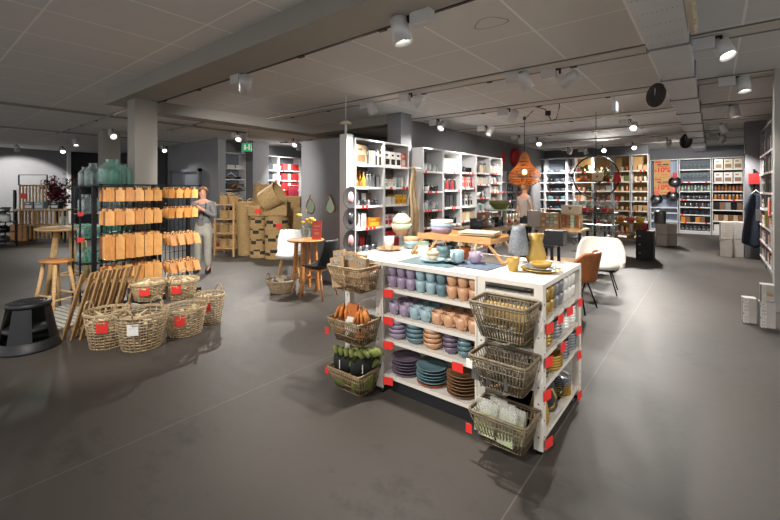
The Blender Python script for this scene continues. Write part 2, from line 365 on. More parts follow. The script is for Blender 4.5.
sl(566, 150, 3.05, (-5.0, 16.4, 1.3), 300, 'tiny spotlight over the dark cookware shelves', ang=85)
sl(583, 151, 3.05, (-3.2, 16.4, 1.3), 300, 'tiny lit spotlight over the plant ring', ang=85)
sl(600, 148, 3.05, (-1.8, 8.8, .8), 260, 'small spotlight aimed down at the glassware stand', ang=80)
sl(627, 124, 3.05, (-1.4, 6.6, .5), 300, 'spotlight beside the hanging white exit box', ang=80)
sl(630, 145, 3.05, (-1.0, 11.2, .6), 260, 'lit spotlight above the plates and wood shelf', ang=80)
sl(664, 141, 3.05, (-1.2, 18.2, 1.2), 190, 'small spotlight above the kraft posters', ang=85)
sl(642, 152, 3.05, (-2.2, 16.4, 1.2), 300, 'tiny spotlight at the foot of the ceiling near posters', ang=85)
sl(112, 133, 3.05, (-8.0, 3.6, .9), 150, 'lit spotlight in front of the rear column on the dark ceiling', ang=80)
sl(62, 149, 3.05, (-14.5, 3.0, .6), 60, 'lit spotlight before the grey side wall', ang=80)
sl(75, 142, 3.05, (-14.2, 3.4, 1.2), 130, 'tilted spotlight over the burgundy plant', ang=80)
spotlight(-18.6, 2.7, CEIL-.04, (-20.8, 3.1, 1.1), 330*P_, 'small pale spotlight with box at the edge of the side wall', ang=80, blend=.3)
sl(236, 136, 3.05, (-8.2, 4.6, .9), 240, 'lit spotlight near the green exit sign, over the baskets', ang=80)
sl(163, 148, 3.05, (-12.2, 5.2, .8), 130, 'small lit spotlight over the grey double door', ang=80)
sl(296, 146, 3.05, (-12, 8.8, 1.4), 170, 'small dark spotlight in front of the red goods shelves', ang=90)
sl(292, 142, 3.05, (-8.7, 5.3, .9), 140, 'small spotlight above the pile of seagrass baskets', ang=80)
sl(330, 150, 3.05, (-12, 7.0, 1.5), 180, 'small spotlight half hidden over the grey display wall', ang=90)
# ---------------- signs on the ceiling ----------------
p = gp(615, 105, 3.05)
t = thing('exit_sign_box', 'white lit box sign hanging under the ceiling near the duct', 'sign', (p.x, p.y, 2.92))
obj('housing', mb(WHITE2).box(-.03, .03, -.13, .13, 0, .2), t)
obj('lit_face', mb(mat('sign glow', (225, 240, 240), .5, emit=1.6)).box(.03, .034, -.1, .1, .03, .17), t)
obj('hanger', mb(WHITE2).box(-.01, .01, -.02, .02, .2, .28), t)
p = dp(247, 10.6, 2.62)
t = thing('exit_sign', 'green exit sign with white running figure above the hanger shelves', 'sign', p, .5)
obj('housing', mb(mat('exit green', (30, 150, 96), .5, emit=.35)).box(-.13, .13, -.02, .02, 0, .22), t)
obj('pictogram', mb(TAGW).box(-.07, -.02, -.024, -.02, .04, .18).box(-.02, .04, -.024, -.02, .08, .11).box(.05, .1, -.024, -.02, .03, .19), t)
obj('hanger', mb(WHITE2).tube([(0, 0, .22), (0, 0, CEIL-2.62)], .008), t)
for u, v, r, lb in ((658, 95, .17, 'large black round speaker disc hanging beside the duct'), (687, 141, .2, 'smaller looking black round speaker disc at the far end of the duct')):
    p = gp(u, v, 2.95)
    t = thing('round_speaker', lb, 'speaker', (p.x-.02, p.y, 2.95), 0, 'black ceiling speakers')
    o = obj('speaker_body', mb(BLACKP).lathe([(0, -.06), (r*.6, -.05), (r, -.01), (r, .02), (r*.95, .03), (r*.5, .01), (0, .012)], 28), t); o.rotation_euler = (math.radians(88), 0, math.radians(-45))
    obj('bracket', mb(WHITE2).box(-.02, .02, .0, .04, 0, .25), t)
# dark discs (smoke detector) over the display wall
t = thing('smoke_detector', 'pale round smoke detector on a stem above the grey display wall', 'detector', (-4.87, 4.86, 2.72))
obj('cap', mb(cm('cream')).lathe([(0, .0), (.09, .0), (.1, .02), (.06, .05), (0, .06)], 20), t)
obj('stem', mb(WHITE2).tube([(0, 0, -.17), (0, 0, .0)], .02).tube([(0, 0, .06), (0, 0, .48)], .008), t)
b = mb(mat('ceiling stain', (150, 146, 140), .9))
for k in range(40):
    a = k*2*PI/40; r1 = .15+.02*math.sin(3*a)
    b.add([(r1*math.cos(a), r1*.75*math.sin(a), 0), (r1*math.cos(a+.16), r1*.75*math.sin(a+.16), 0), ((r1+.014)*math.cos(a+.16), (r1+.014)*.75*math.sin(a+.16), 0), ((r1+.014)*math.cos(a), (r1+.014)*.75*math.sin(a), 0)], [(0, 1, 2, 3)])
p = gp(490, 23, CEIL-.002)
st = obj('trim_20', b, None, p); st['kind'] = 'structure'
# ---------------- the shelf gondola ----------------
def gondola(x0, x1, lb, shelves, open_side):
    y0, y1 = 2.45, 3.35; T = 1.03; narrow = x1-x0 > .6
    t = thing('shelf_gondola', lb, 'shelving', ((x0+x1)/2, (y0+y1)/2, 0), 0, 'white gondola shelving blocks')
    w2 = (x1-x0)/2; d2 = (y1-y0)/2; pw = .055 if not narrow else .014
    obj('table_top', mb(WHITE).box(-w2, w2, -d2, d2, T-.03, T), t)
    for sx in (-1, 1):
        for sy in (-1, 1):
            x = sx*(w2-pw/2); y = sy*(d2-pw/2)
            b = mb(WHITE).box(x-pw/2, x+pw/2, y-pw/2, y+pw/2, .025, T-.03)
            b.use(BLACK).lathe([(0, 0), (.022, 0), (.022, .025), (0, .025)], 10, (x, y, 0))
            b.use(mat('post hole', (90, 84, 76), .6))
            for k in range(0 if narrow else 9):
                z = .1+k*.1
                b.lathe([(0, 0), (.006, 0)], 8) if False else b.box(x-.005, x+.005, y+sy*pw/2-(.001 if sy < 0 else -.0), y+sy*pw/2+(.0 if sy < 0 else .001), z, z+.01)
                b.box(x+sx*pw/2, x+sx*(pw/2+.001), y-.005, y+.005, z, z+.01)
            obj('post', b, t)
    for z in shelves:
        s = obj('shelf', mb(WHITE).box(-w2+.008, w2-.008, -d2+.01, d2-.01, z-.028, z), t)
    return t
SH = (.14, .42, .61, .825)
g1 = gondola(-2.46, -2.06, 'narrow white gondola block carrying the three left baskets of napkins', SH, 'f')
g2 = gondola(-2.055, -1.225, 'wide white gondola block with lilac, blue and peach crockery', SH, 'f')
g3 = gondola(-1.22, -.79, 'narrow white gondola block with mustard crockery on the corner', (.1, .40, .59, .79), 'r')
for g, w2 in ((g1, .2), (g2, .415), (g3, .215)):
    obj('kick_board', mb(BLACKP).box(-w2+.06, w2-.06, -.40, .40, .0, .10), g)
obj('divider', mb(WHITE).box(-.19, .19, -.02, .02, .1, 1.0), g1)
obj('divider', mb(WHITE).box(-.4, .4, .05, .07, .12, 1.0), g2)
obj('divider', mb(WHITE).box(-.205, -.19, -.39, .39, .1, 1.0), g3)
obj('rail', mb(WHITE).box(-.16, .16, -.445, -.42, .90, .95), g3)
obj('rail', mb(BLACK).box(-.16, .16, -.44, -.425, .965, .975), g3)
obj('cable_tie', mb(BLACK).box(-.20, -.14, -.452, -.45, .93, .937).box(-.20, -.14, -.452, -.45, .36, .368), g1) if False else None
def tagcard(x, y, z, rz, lb, mat_=REDTAG):
    t = thing('price_card', lb, 'price tag', (x, y, z), rz, 'red price cards on the gondola')
    obj('card', mb(mat_).box(-.042, .042, -.006, -.003, -.045, .015), t)
    obj('clip', mb(BLACK).box(-.02, .02, -.004, 0, .0, .012), t)
for z, n in ((.825, 'top'), (.61, 'second'), (.42, 'third'), (.14, 'bottom')):
    tagcard(-1.975, 2.437, z-.018, .25, 'red price card on the %s shelf edge, beside the lilac crockery' % n)
tagcard(-1.36, 2.437, .40, 0, 'red price card under the third shelf beside the brown plates')
for z, n, ys in ((.79, 'top', (2.52, 2.74, 2.96, 3.24)), (.59, 'second', (2.5, 2.80, 3.2)), (.40, 'third', (2.47, 3.22)), (.10, 'bottom', (2.5, 3.22))):
    for k, y in enumerate(ys):
        tagcard(-.775, y, z-.018, PI/2-.2+.1*(k % 2), 'red price card, %s from the front on the %s shelf of the mustard corner' % (ORD[k], n))
# crockery ------------------------------------------------
def cup_mesh(col, r=.042, h=.09, handle=True, inner='cream'):
    b = mb(cm(col)).lathe([(0, 0), (r*.62, 0), (r*.9, h*.18), (r*1.03, h*.5), (r, h), (r*.9, h), (r*.93, h*.5), (r*.7, h*.12), (0, h*.1)], 18)
    if handle: b.tube([(r*.95, 0, h*.85), (r*1.35, 0, h*.85), (r*1.62, 0, h*.6), (r*1.4, 0, h*.3), (r*.9, 0, h*.15)], .0085, 6)
    return b.mesh('cup')
def beaker_mesh(col, r=.04, h=.085):
    return mb(cm(col)).lathe([(0, 0), (r*.6, 0), (r*.72, h*.05), (r*.96, h*.55), (r, h), (r*.92, h), (r*.86, h*.5), (r*.6, h*.1), (0, h*.1)], 18).mesh('beaker')
def bowl_mesh(col, r=.07, h=.055):
    return mb(cm(col)).lathe([(0, 0), (r*.45, 0), (r*.5, h*.08), (r*.85, h*.45), (r, h), (r*.95, h), (r*.8, h*.5), (r*.4, h*.15), (0, h*.12)], 22).mesh('bowl')
def plate_mesh(col, r=.12, h=.02):
    return mb(cm(col, .35)).lathe([(0, .0), (r*.6, .0), (r*.68, h*.25), (r, h), (r*.985, h*1.15), (r*.7, h*.55), (r*.6, h*.35), (0, h*.3)], 28).mesh('plate')
def pitcher_mesh(col, r=.055, h=.24):
    b = mb(cm(col)).lathe([(0, 0), (r*.95, 0), (r*1.15, h*.12), (r*1.12, h*.35), (r*.75, h*.7), (r*.7, h*.85), (r*.85, h), (r*.78, h), (r*.62, h*.85), (r*.68, h*.7), (r, h*.35), (0, h*.05)], 20)
    b.tube([(r*.7, 0, h*.88), (r*1.5, 0, h*.9), (r*1.9, 0, h*.7), (r*1.7, 0, h*.45), (r*1.05, 0, h*.33)], .008, 6)
    b.prism([(-r*.7, h*.86), (-r*1.15, h*1.02), (-r*.7, h)], -.015, .015)
    return b.mesh('pitcher')
_c = {}
def K(fn, *a, **k):
    key = (fn.__name__, a, tuple(sorted(k.items())))
    if key not in _c: _c[key] = fn(*a, **k)
    return _c[key]
YF = 2.52
# top shelf: two-high beakers
cols = ['lilac']*3+['pale blue', 'pale blue', 'teal']+['peach']*3
xs = [-1.99, -1.902, -1.812, -1.722, -1.63, -1.54, -1.45, -1.362, -1.275]
cnt = {}
for i, (c, x) in enumerate(zip(cols, xs)):
    cnt[c] = cnt.get(c, 0)+1
    for row in range(2):
        for lv in range(2):
            top = lv == 1
            one('beaker', K(beaker_mesh, c, r=.0425, h=.092), '%s beaker, %s, %s column of that colour, %s row, top gondola shelf' % (c, 'upper' if top else 'lower', ORD[cnt[c]-1], 'front' if row == 0 else 'rear'),
                'cup', (x, YF+.0+row*.1, .826+lv*.088), 0, 'stacked beakers on the top gondola shelf')
# second shelf: mugs
cols = ['lilac']*2+['pale blue']*2+['peach']*4
xs = [-1.98, -1.88, -1.78, -1.68, -1.58, -1.48, -1.38, -1.28]
cnt = {}
for i, (c, x) in enumerate(zip(cols, xs)):
    cnt[c] = cnt.get(c, 0)+1
    for row in range(3):
        one('mug', K(cup_mesh, c, r=.046, h=.095), '%s mug with handle, %s of that colour, %s row of the second gondola shelf' % (c, ORD[cnt[c]-1], ('front', 'middle', 'rear')[row]),
            'mug', (x, YF+.01+row*.12, .611), -.6+.08*((i*7) % 3), 'mugs on the second gondola shelf')
# third shelf: bowls stacked
k = 0
for si, (x, y, c, n, r, nm) in enumerate(((-1.95, 2.53, 'lilac', 4, .077, 'front stack beside the post'), (-1.785, 2.54, 'teal', 4, .077, 'front stack'), (-1.625, 2.54, 'peach', 4, .078, 'wide front stack'),
                            (-1.475, 2.54, 'purple', 4, .06, 'front stack'), (-1.36, 2.54, 'teal', 4, .058, 'small front stack'), (-1.27, 2.6, 'rust', 3, .06, 'stack behind the basket'),
                            (-1.86, 2.72, 'purple', 3, .07, 'rear stack'), (-1.42, 2.72, 'teal', 3, .07, 'rear stack'))):
    for j in range(n):
        one('bowl', K(bowl_mesh, c, r=r, h=.055), '%s bowl, %s from below in the %s, third gondola shelf' % (c, ORD[j], nm), 'bowl', (x, y, .421+j*.034), 0, 'bowls stacked on the third gondola shelf')
# bottom shelf: plates
for si, (x, y, c, n, r, nm) in enumerate(((-1.905, 2.585, 'purple', 6, .12, 'purple plate stack'), (-1.655, 2.575, 'teal', 6, .122, 'teal plate stack'), (-1.395, 2.57, 'brown', 7, .115, 'brown plate stack'), (-1.78, 2.78, 'brown', 3, .1, 'low brown stack behind'))):
    for j in range(n):
        cc = c if not (c == 'teal' and j < 1) else 'rust'
        one('plate', K(plate_mesh, cc, r=r), '%s plate, %s from below in the %s, bottom gondola shelf' % (cc, ORD[j], nm), 'plate', (x+.003*math.sin(j*2.1), y+.003*math.cos(j*3), .141+j*.0225), 0, 'plates stacked on the bottom gondola shelf')
# corner block, side shelves (seen from the aisle)
XF = -.86
def rowy(fn, c, ys, z, n, dz, name, cat, shelf, gr, **kw):
    for i, y in enumerate(ys):
        for j in range(n):
            one(name, K(fn, c, **kw), '%s %s, %s from below, %s pile, %s shelf of the corner gondola' % (c, name, ORD[j], ORD[i], shelf), cat, (XF, y, z+j*dz), -.4, gr)
rowy(beaker_mesh, 'mustard', (2.56, 2.66, 2.76), .791, 2, .085, 'beaker', 'cup', 'top', 'beakers on the corner block', r=.044, h=.09)
rowy(beaker_mesh, 'grey', (2.87, 2.97), .791, 2, .085, 'beaker', 'cup', 'top', 'beakers on the corner block', r=.044, h=.09)
rowy(beaker_mesh, 'white', (3.08, 3.18, 3.27), .791, 2, .085, 'beaker', 'cup', 'top', 'beakers on the corner block', r=.044, h=.09)
rowy(bowl_mesh, 'mustard', (2.62,), .591, 5, .022, 'bowl', 'bowl', 'second', 'bowls on the corner block', r=.072, h=.05)
rowy(bowl_mesh, 'grey', (2.82,), .591, 5, .022, 'bowl', 'bowl', 'second', 'bowls on the corner block', r=.072, h=.05)
rowy(bowl_mesh, 'white', (3.02, 3.19), .591, 6, .02, 'bowl', 'bowl', 'second', 'bowls on the corner block', r=.07, h=.05)
rowy(bowl_mesh, 'olive', (2.57,), .401, 4, .025, 'bowl', 'bowl', 'third', 'bowls on the corner block', r=.065, h=.055)
rowy(bowl_mesh, 'mustard', (2.76,), .401, 5, .018, 'plate bowl', 'bowl', 'third', 'bowls on the corner block', r=.095, h=.045)
rowy(bowl_mesh, 'grey', (2.98, 3.17), .401, 6, .02, 'bowl', 'bowl', 'third', 'bowls on the corner block', r=.08, h=.045)
for o in list(C.objects):
    if o.name.startswith('plate bowl'): o.name = 'deep_plate'
one('pitcher', K(pitcher_mesh, 'mustard'), 'mustard ceramic pitcher standing on the lowest shelf of the corner gondola', 'pitcher', (-.87, 2.62, .101), .6)
one('pitcher', K(pitcher_mesh, 'dark grey'), 'dark grey ceramic pitcher behind the mustard one on the lowest corner shelf', 'pitcher', (-.88, 2.83, .101), .6)
for j in range(9):
    one('plate', K(plate_mesh, 'mustard' if j < 5 else 'grey', r=.085), '%s plate, %s from below in the pile behind the corner pitchers' % ('mustard' if j < 5 else 'grey', ORD[j]), 'plate', (-.88, 3.08, .101+j*.0155), 0, 'plates behind the pitchers')
# front shelves behind baskets
for i, x in enumerate((-1.1, -.97)):
    for j in range(4):
        one('bowl', K(bowl_mesh, 'olive', r=.06, h=.05), 'olive bowl, %s from below, %s pile behind the hanging corner baskets' % (ORD[j], ORD[i]), 'bowl', (x, 2.55, .591+j*.025), 0, 'olive bowls behind baskets')
# ---------------- on the gondola top ----------------
ZT = 1.031
p = gp(404, 250, ZT)
PB = gp(404, 251, ZT)
def stackbowls(x, y, z, specs, where, h=.07):
    for j, (c, r) in enumerate(specs):
        one('bowl', K(bowl_mesh, c, r=r, h=h), '%s bowl, %s from below in the %s' % (c, ORD[j], where), 'bowl', (x, y, z+j*.03), 0, 'bowls displayed on the gondola top')
one('beaker', K(bowl_mesh, 'pale blue', r=.075, h=.08), 'wide pale blue bowl under the pastel bowls', 'bowl', (-2.27, 3.16, ZT), 0, 'bowls displayed on the gondola top')
one('bowl', K(bowl_mesh, 'peach', r=.078, h=.08), 'peach bowl inside the wide pale blue bowl', 'bowl', (-2.27, 3.16, ZT+.035), 0, 'bowls displayed on the gondola top')
# cake stand of pastel bowls behind it
t = thing('glass_cake_stand', 'clear stand holding the tilted pastel bowls at the back of the gondola', 'stand', (-2.45, 3.23, ZT))
obj('foot', mb(cm('glass')).lathe([(0, 0), (.06, 0), (.06, .006), (.012, .02), (.012, .1), (0, .1)], 18), t)
obj('dish', mb(cm('glass')).lathe([(0, .1), (.09, .1), (.09, .108), (0, .108)], 22), t)
for j, (c, r, z) in enumerate((('peach', .098, .11), ('pale green', .104, .13), ('cream', .1, .33))):
    o = one('bowl', K(bowl_mesh, c, r=r, h=.10), '%s bowl, %s from below in the leaning pastel pile' % (c, ORD[j]), 'bowl', (-2.45+.003*j, 3.23, ZT+z), 0, 'pastel bowls')
    if j == 2: o.rotation_euler = (PI+.06, .08, 0)
p = gp(389, 250, ZT)
one('plate', K(plate_mesh, 'kraft', r=.12), 'round brown wooden plate under the white cup', 'plate', (p.x, p.y, ZT))
one('cup', K(beaker_mesh, 'white', r=.05, h=.12), 'white straight cup standing on the brown plate', 'cup', (p.x, p.y, ZT+.008))
# table mat, plate, bowls and mugs under the tray
one('place_mat', mb(cm('teal', .8)).box(-.23, .23, -.16, .16, 0, .004), 'grey teal cloth place mat under the blue plate', 'place mat', (-1.72, 2.68, ZT), .05)
one('place_mat', mb(mat('slate mat', (84, 98, 116), .8, noise=.3, scale=30)).box(-.2, .2, -.14, .14, 0, .004), 'dark blue patterned place mat under the pale blue mug', 'place mat', (-1.42, 2.78, ZT), -.1)
one('plate', K(plate_mesh, 'pale blue', r=.1), 'pale blue plate carrying two small cream bowls', 'plate', (-1.72, 2.68, ZT+.005))
one('bowl', K(bowl_mesh, 'cream', r=.045, h=.04), 'small cream bowl on the pale blue plate, lower one', 'bowl', (-1.72, 2.68, ZT+.014))
one('bowl', K(bowl_mesh, 'beige', r=.052, h=.04), 'small beige bowl set on the cream one', 'bowl', (-1.72, 2.68, ZT+.042))
one('mug', K(cup_mesh, 'pale blue', r=.052, h=.1), 'round pale blue mug with spoon on the blue mat', 'mug', (-1.53, 2.73, ZT+.006), -1.6)
one('mug', K(cup_mesh, 'lilac', r=.05, h=.085), 'lilac mug beside the round pale blue one', 'mug', (-1.42, 2.82, ZT+.006), -.3)
one('bowl', K(bowl_mesh, 'teal', r=.065, h=.1), 'deep teal bowl beneath the wooden tray', 'bowl', (-1.76, 2.92, ZT))
one('bowl', K(bowl_mesh, 'rust', r=.055, h=.1), 'rust brown bowl beneath the wooden tray', 'bowl', (-1.6, 2.98, ZT))
one('bowl', K(bowl_mesh, 'teal', r=.06, h=.075), 'second teal bowl beneath the tray, beyond the first', 'bowl', (-1.68, 3.08, ZT))
one('price_sign', mb(TAGW).box(-.045, .045, 0, .004, 0, .13).use(cm('pale green')).box(-.045, .045, -.001, 0, .1, .13), 'white and green card leaning under the tray', 'card', (-1.93, 2.86, ZT), .6)
for k, (x, y, z) in enumerate(((-1.52, 2.74, .09), (-1.75, 2.93, .1), (-1.6, 2.98, .1), (-1.42, 2.83, .08))):
    one('spoon', mb(PALEWOOD).tube([(0, 0, -.05), (.005, .01, .05)], .005).lathe([(0, .04), (.012, .055), (0, .075)], 8), '%s wooden spoon, standing in the %s' % (('short', 'thin', 'pale', 'small')[k], ('round pale blue mug', 'deep teal bowl', 'rust brown bowl', 'lilac mug')[k]), 'spoon', (x, y, ZT+z), k)
# wooden bed tray on folding legs
t = thing('wooden_bed_tray', 'oak bed tray on folding legs across the gondola top', 'tray', (-1.66, 3.05, ZT), -.0)
TZ = .155
OAKT = mat('bamboo tray', (200, 150, 96), .45, noise=.12, scale=14, stretch=(1, 5, 5))
obj('tray_bottom', mb(OAKT).box(-.33, .33, -.17, .17, TZ, TZ+.012), t)
obj('rim', mb(OAKT).box(-.34, .34, -.18, -.165, TZ-.005, TZ+.045).box(-.34, .34, .165, .18, TZ-.005, TZ+.045).box(-.34, -.325, -.165, .165, TZ-.005, TZ+.03).box(.325, .34, -.165, .165, TZ-.005, TZ+.03), t)
for sx in (-1, 1):
    b = mb(OAKT)
    for y in (-.15, .15): b.bar((sx*.30, y, TZ), (sx*.43 if sx > 0 else sx*.42, y, .01), .018, .018)
    b.bar((sx*.43 if sx > 0 else sx*.42, -.15, .011), (sx*.43 if sx > 0 else sx*.42, .15, .011), .02, .02)
    obj('leg', b, t)
ZZ = ZT+TZ+.013
for j, (c, r, h) in enumerate((('lilac', .1, .085), ('pale blue', .103, .085), ('cream', .098, .085))):
    one('bowl', K(bowl_mesh, c, r=r, h=h), '%s serving bowl, %s from below on the oak bed tray' % (c, ORD[j]), 'bowl', (-1.83, 3.0, ZZ+j*.028), 0, 'bowls on the bed tray')
for j, (c) in enumerate(('beige', 'olive', 'beige', 'cream')):
    one('square_plate', K(lambda c: mb(cm(c)).box(-.13, .13, -.09, .09, 0, .004).box(-.14, .14, -.1, .1, .004, .012).mesh('square_plate'), c) if False else mb(cm(c)).box(-.12, .12, -.085, .085, 0, .006).box(-.15, .15, -.11, .11, .006, .014), '%s rectangular plate, %s from below on the bed tray' % (c, ORD[j]), 'plate', (-1.50, 3.05, ZZ+j*.015), .15, 'flat plates on the bed tray')
# right end: cup, plates, bowl, pitchers
p = gp(513, 271, ZT)
one('beaker', K(beaker_mesh, 'mustard', r=.042, h=.095), 'mustard beaker alone on the white gondola top', 'cup', p)
p = gp(541, 271, ZT)
PX, PY = p.x, p.y
one('plate', K(plate_mesh, 'mustard', r=.14), 'large mustard plate at the base of the table setting', 'plate', (PX, PY, ZT))
one('plate', K(plate_mesh, 'grey', r=.112), 'grey plate lying on the large mustard plate', 'plate', (PX, PY, ZT+.011))
one('bowl', K(bowl_mesh, 'mustard', r=.075, h=.045), 'mustard bowl topping the grey plate', 'bowl', (PX, PY, ZT+.018))
def vase(col, prof, n=28, m=None): return mb(m or cm(col)).lathe(prof, n)
p = gp(536, 262, ZT)
one('vase', vase('mustard', [(0, 0), (.062, 0), (.078, .03), (.075, .07), (.055, .13), (.05, .17), (.062, .225), (.055, .225), (.044, .17), (.05, .13), (0, .02)]), 'glossy mustard waisted vase on the gondola top', 'vase', p)
GV = mat('grey speckled ceramic', (112, 118, 124), .5, noise=.25, scale=60, bump=.3)
p = gp(518.5, 262, ZT)
one('price_card', mb(WHITE2).box(-.05, .05, -.04, .04, 0, .01).tube([(0, 0, .01), (0, 0, .06)], .008), 'small white plinth under the grey vase', 'stand', p)
one('vase', vase('', [(0, 0), (.068, 0), (.072, .02), (.064, .1), (.05, .18), (.042, .215), (.036, .215), (.044, .17), (.055, .1), (0, .03)], m=GV), 'matt grey tapered vase behind the mustard beaker', 'vase', p+Vector((0, 0, .061)), 0, None, (1.1, 1.1, 1.05))
one('board', mb(PALEWOOD).box(-.06, .06, -.02, .02, 0, .012), 'thin wooden lath lying near the tray foot', 'board', (-1.12, 2.62, ZT), .2) if False else None
# ---------------- hanging wire baskets ----------------
def wire_basket(name, label, loc, w0=.40, d0=.24, h=.19, m=None, group='hanging baskets on the gondola', nw=15, nd=8):
    """rectangular flared cane basket, base at z=0, back side at y=0, opening leaning out"""
    t = thing(name, label, 'basket', loc, 0, group); m = m or WIRE
    def ring(k):
        s = .72+.28*k; ww = w0*s/2; y0 = -.0; y1 = -d0*(.7+.3*k); z = h*k-.0*k
        return ww, y0, y1, z
    def rect(k, r):
        ww, y0, y1, z = ring(k); pts = []
        c = .03
        for cx, cy, a0 in ((ww-c, y0-c, 0), (-ww+c, y0-c, 90), (-ww+c, y1+c, 180), (ww-c, y1+c, 270)):
            for a in (0, 30, 60, 90): pts.append((cx+c*math.cos(math.radians(a0+a)), cy+c*math.sin(math.radians(a0+a)), z))
        return pts
    obj('rim', mb(m).tube(rect(1, 0), .0085, 6, True).tube([(x, y, z-.016) for x, y, z in rect(1, 0)], .005, 5, True), t)
    b = mb(m)
    for k in (0, .33, .66): b.tube(rect(k, 0), .004, 5, True)
    obj('hoops', b, t)
    b = mb(m); w1 = ring(0); w2_ = ring(1)
    for i in range(nw+1):
        s = i/nw*2-1
        for yi in (1, 2):
            b.tube([(s*w1[0]*.97, w1[yi], 0), (s*w2_[0]*.97, w2_[yi], h)], .0042, 4)
    for i in range(1, nd):
        s = i/nd
        for sx in (-1, 1):
            b.tube([(sx*w1[0], w1[1]+(w1[2]-w1[1])*s, 0), (sx*w2_[0], w2_[1]+(w2_[2]-w2_[1])*s, h)], .0042, 4)
    obj('uprights', b, t)
    obj('bottom', mb(mat('basket base cane', (110, 92, 68), .8, noise=.3, scale=60)).box(-w1[0]*.95, w1[0]*.95, w1[2]*.95, -.005, 0, .008), t)
    return t
BY = 2.438
wb = []; WIRED = mat('dark basket cane', (112, 98, 76), .55, noise=.3, scale=30)
for x, z, h, lb in ((-2.235, .80, .2, 'top left cane basket holding brown paper packs'), (-2.235, .39, .19, 'middle left cane basket full of orange bundles'), (-2.235, .01, .18, 'lowest left cane basket holding green gloves'),
                    (-.975, .71, .22, 'top corner cane basket with loose utensils'), (-.975, .405, .2, 'middle corner cane basket of small clear packs'), (-.975, .075, .2, 'lowest corner cane basket with green napkin packs')):
    wb.append(wire_basket('hanging_basket', lb, (x, BY, z), w0=.355, d0=.25, h=h, m=WIRE if x < -2 else WIRED))
hk = cm('silver')
for t in wb:
    obj('hook', mb(BLACK).tube([(-.17, .0, t.location.z*0+.17), (-.17, .012, .2)], .006), t)
    obj('hook', mb(BLACK).tube([(.17, .0, .17), (.17, .012, .2)], .006), t)
for x, y, z, lb in ((-2.42, 2.2, .44, 'small red label tied to the middle left basket'), (-2.42, 2.2, .12, 'small red label tied to the lowest left basket'), (-1.14, 2.175, .14, 'red label on the lowest corner basket'), (-1.15, 2.2, .52, 'white label clipped on the middle corner basket')):
    one('price_label', mb(TAGW if 'white' in lb else REDTAG).box(-.02, .02, 0, .003, 0, .055), lb, 'price tag', (x, y, z))
# contents
def pack(label, loc, rot, w_, h, d, m, win=None, name='paper_pack', group=None):
    t = thing(name, label, 'package', loc, 0, group); t.rotation_euler = rot
    obj('bag', mb(m).box(-w_/2, w_/2, -d/2, d/2, 0, h), t)
    if win: obj('window', mb(win).box(-w_*.36, w_*.36, -d/2-.002, -d/2, h*.72, h*.92), t)
    return t
KR = mat('kraft paper', (176, 146, 112), .75, noise=.1, scale=20)
WIN = mat('dark contents', (70, 58, 50), .3, noise=.5, scale=40, rgb2=(190, 180, 168))
for i, (x, y, a, rz) in enumerate(((-2.37, 2.33, -.38, .25), (-2.29, 2.36, -.12, .1), (-2.2, 2.37, .02, .0), (-2.14, 2.33, .1, -.2), (-2.34, 2.26, -.3, .3))):
    pack('brown paper pack with slotted window, %s from the aisle end of the top left basket' % ORD[i], (x, y, .82), (a*.3, a*.5, rz), .105, .285-.012*i, .035, KR, WIN, group='paper packs in the top basket')
OR_ = mat('orange knit', (206, 130, 62), .8, noise=.25, scale=50, bump=.5)
for i in range(12):
    side = i // 6; k = i % 6
    x = -2.38+.03*k if side == 0 else -2.17+.018*k
    t = one('folded_napkin', mb(OR_).lathe([(0, -.065), (.03, -.06), (.04, 0), (.03, .06), (0, .065)], 10, (0, 0, 0), .4, 1.5), 'orange folded napkin, %s of the %s bundle in the middle left basket' % (ORD[k], 'outer' if side == 0 else 'inner'), 'napkin', (x, 2.28+.02*(k % 2), .60+.01*(k % 3)), .2, 'orange napkins in the basket')
    t.rotation_euler = (.5, .4-.12*k, .5)
for i in range(8):
    one('folded_napkin', mb(OR_).box(-.04, .04, -.03, .03, 0, .025), 'orange folded napkin low in the middle left basket, %s one' % ORD[i], 'napkin', (-2.36+.07*(i % 4), 2.30+.07*(i//4), .45+.03*(i % 3)), .3*i, 'orange napkins in the basket')
t = thing('napkin_pack', 'rust box pack with white paper band in the middle left basket', 'package', (-2.2, 2.25, .5)); t.rotation_euler = (-.12, .05, .2)
obj('pack_body', mb(mat('rust card', (190, 104, 44), .6)).box(-.045, .045, -.015, .015, 0, .21), t); obj('paper_band', mb(TAGW).box(-.047, .047, -.017, .017, .0, .11), t)
obj('print_block', mb(cm('grey')).box(-.02, .02, -.0185, -.017, .05, .07), t)
GL = mat('olive glove fabric', (108, 116, 58), .85, noise=.2, scale=30, bump=.3); GLD = mat('black glove fabric', (28, 30, 28), .8)
for i, (x, y, rz) in enumerate(((-2.29, 2.26, .15), (-2.16, 2.35, .5), (-2.12, 2.3, 1.0))):
    t = thing('garden_glove', ('olive green glove with black palm at the front of the lowest left basket', 'olive green glove behind the front one', 'folded olive green glove against the post')[i], 'glove', (x, y, .05), rz); t.scale = (1.2, 1.2, 1.15)
    obj('cuff', mb(GL).lathe([(0, 0), (.06, .0), (.065, .06), (.06, .1), (0, .1)], 14, (0, 0, 0), 1.2, .45), t)
    obj('palm', mb(GLD).lathe([(0, .1), (.062, .1), (.07, .16), (.06, .22), (0, .23)], 14, (0, 0, 0), 1.2, .42), t)
    obj('logo_stripe', mb(TAGW).box(-.012, -.006, -.032, -.03, .12, .18), t)
    b = mb(GL)
    for f_ in range(4):
        fx = -.055+.037*f_; b.tube([(fx, 0, .2), (fx*1.1+.01, -.012, .25), (fx*1.15+.03, -.04, .265), (fx*1.15+.05, -.062, .235)], [.022, .021, .02, .014], 8)
    b.tube([(.06, 0, .15), (.1, -.01, .19), (.105, -.02, .22)], [.022, .02, .014], 8)
    obj('fingers', b, t)
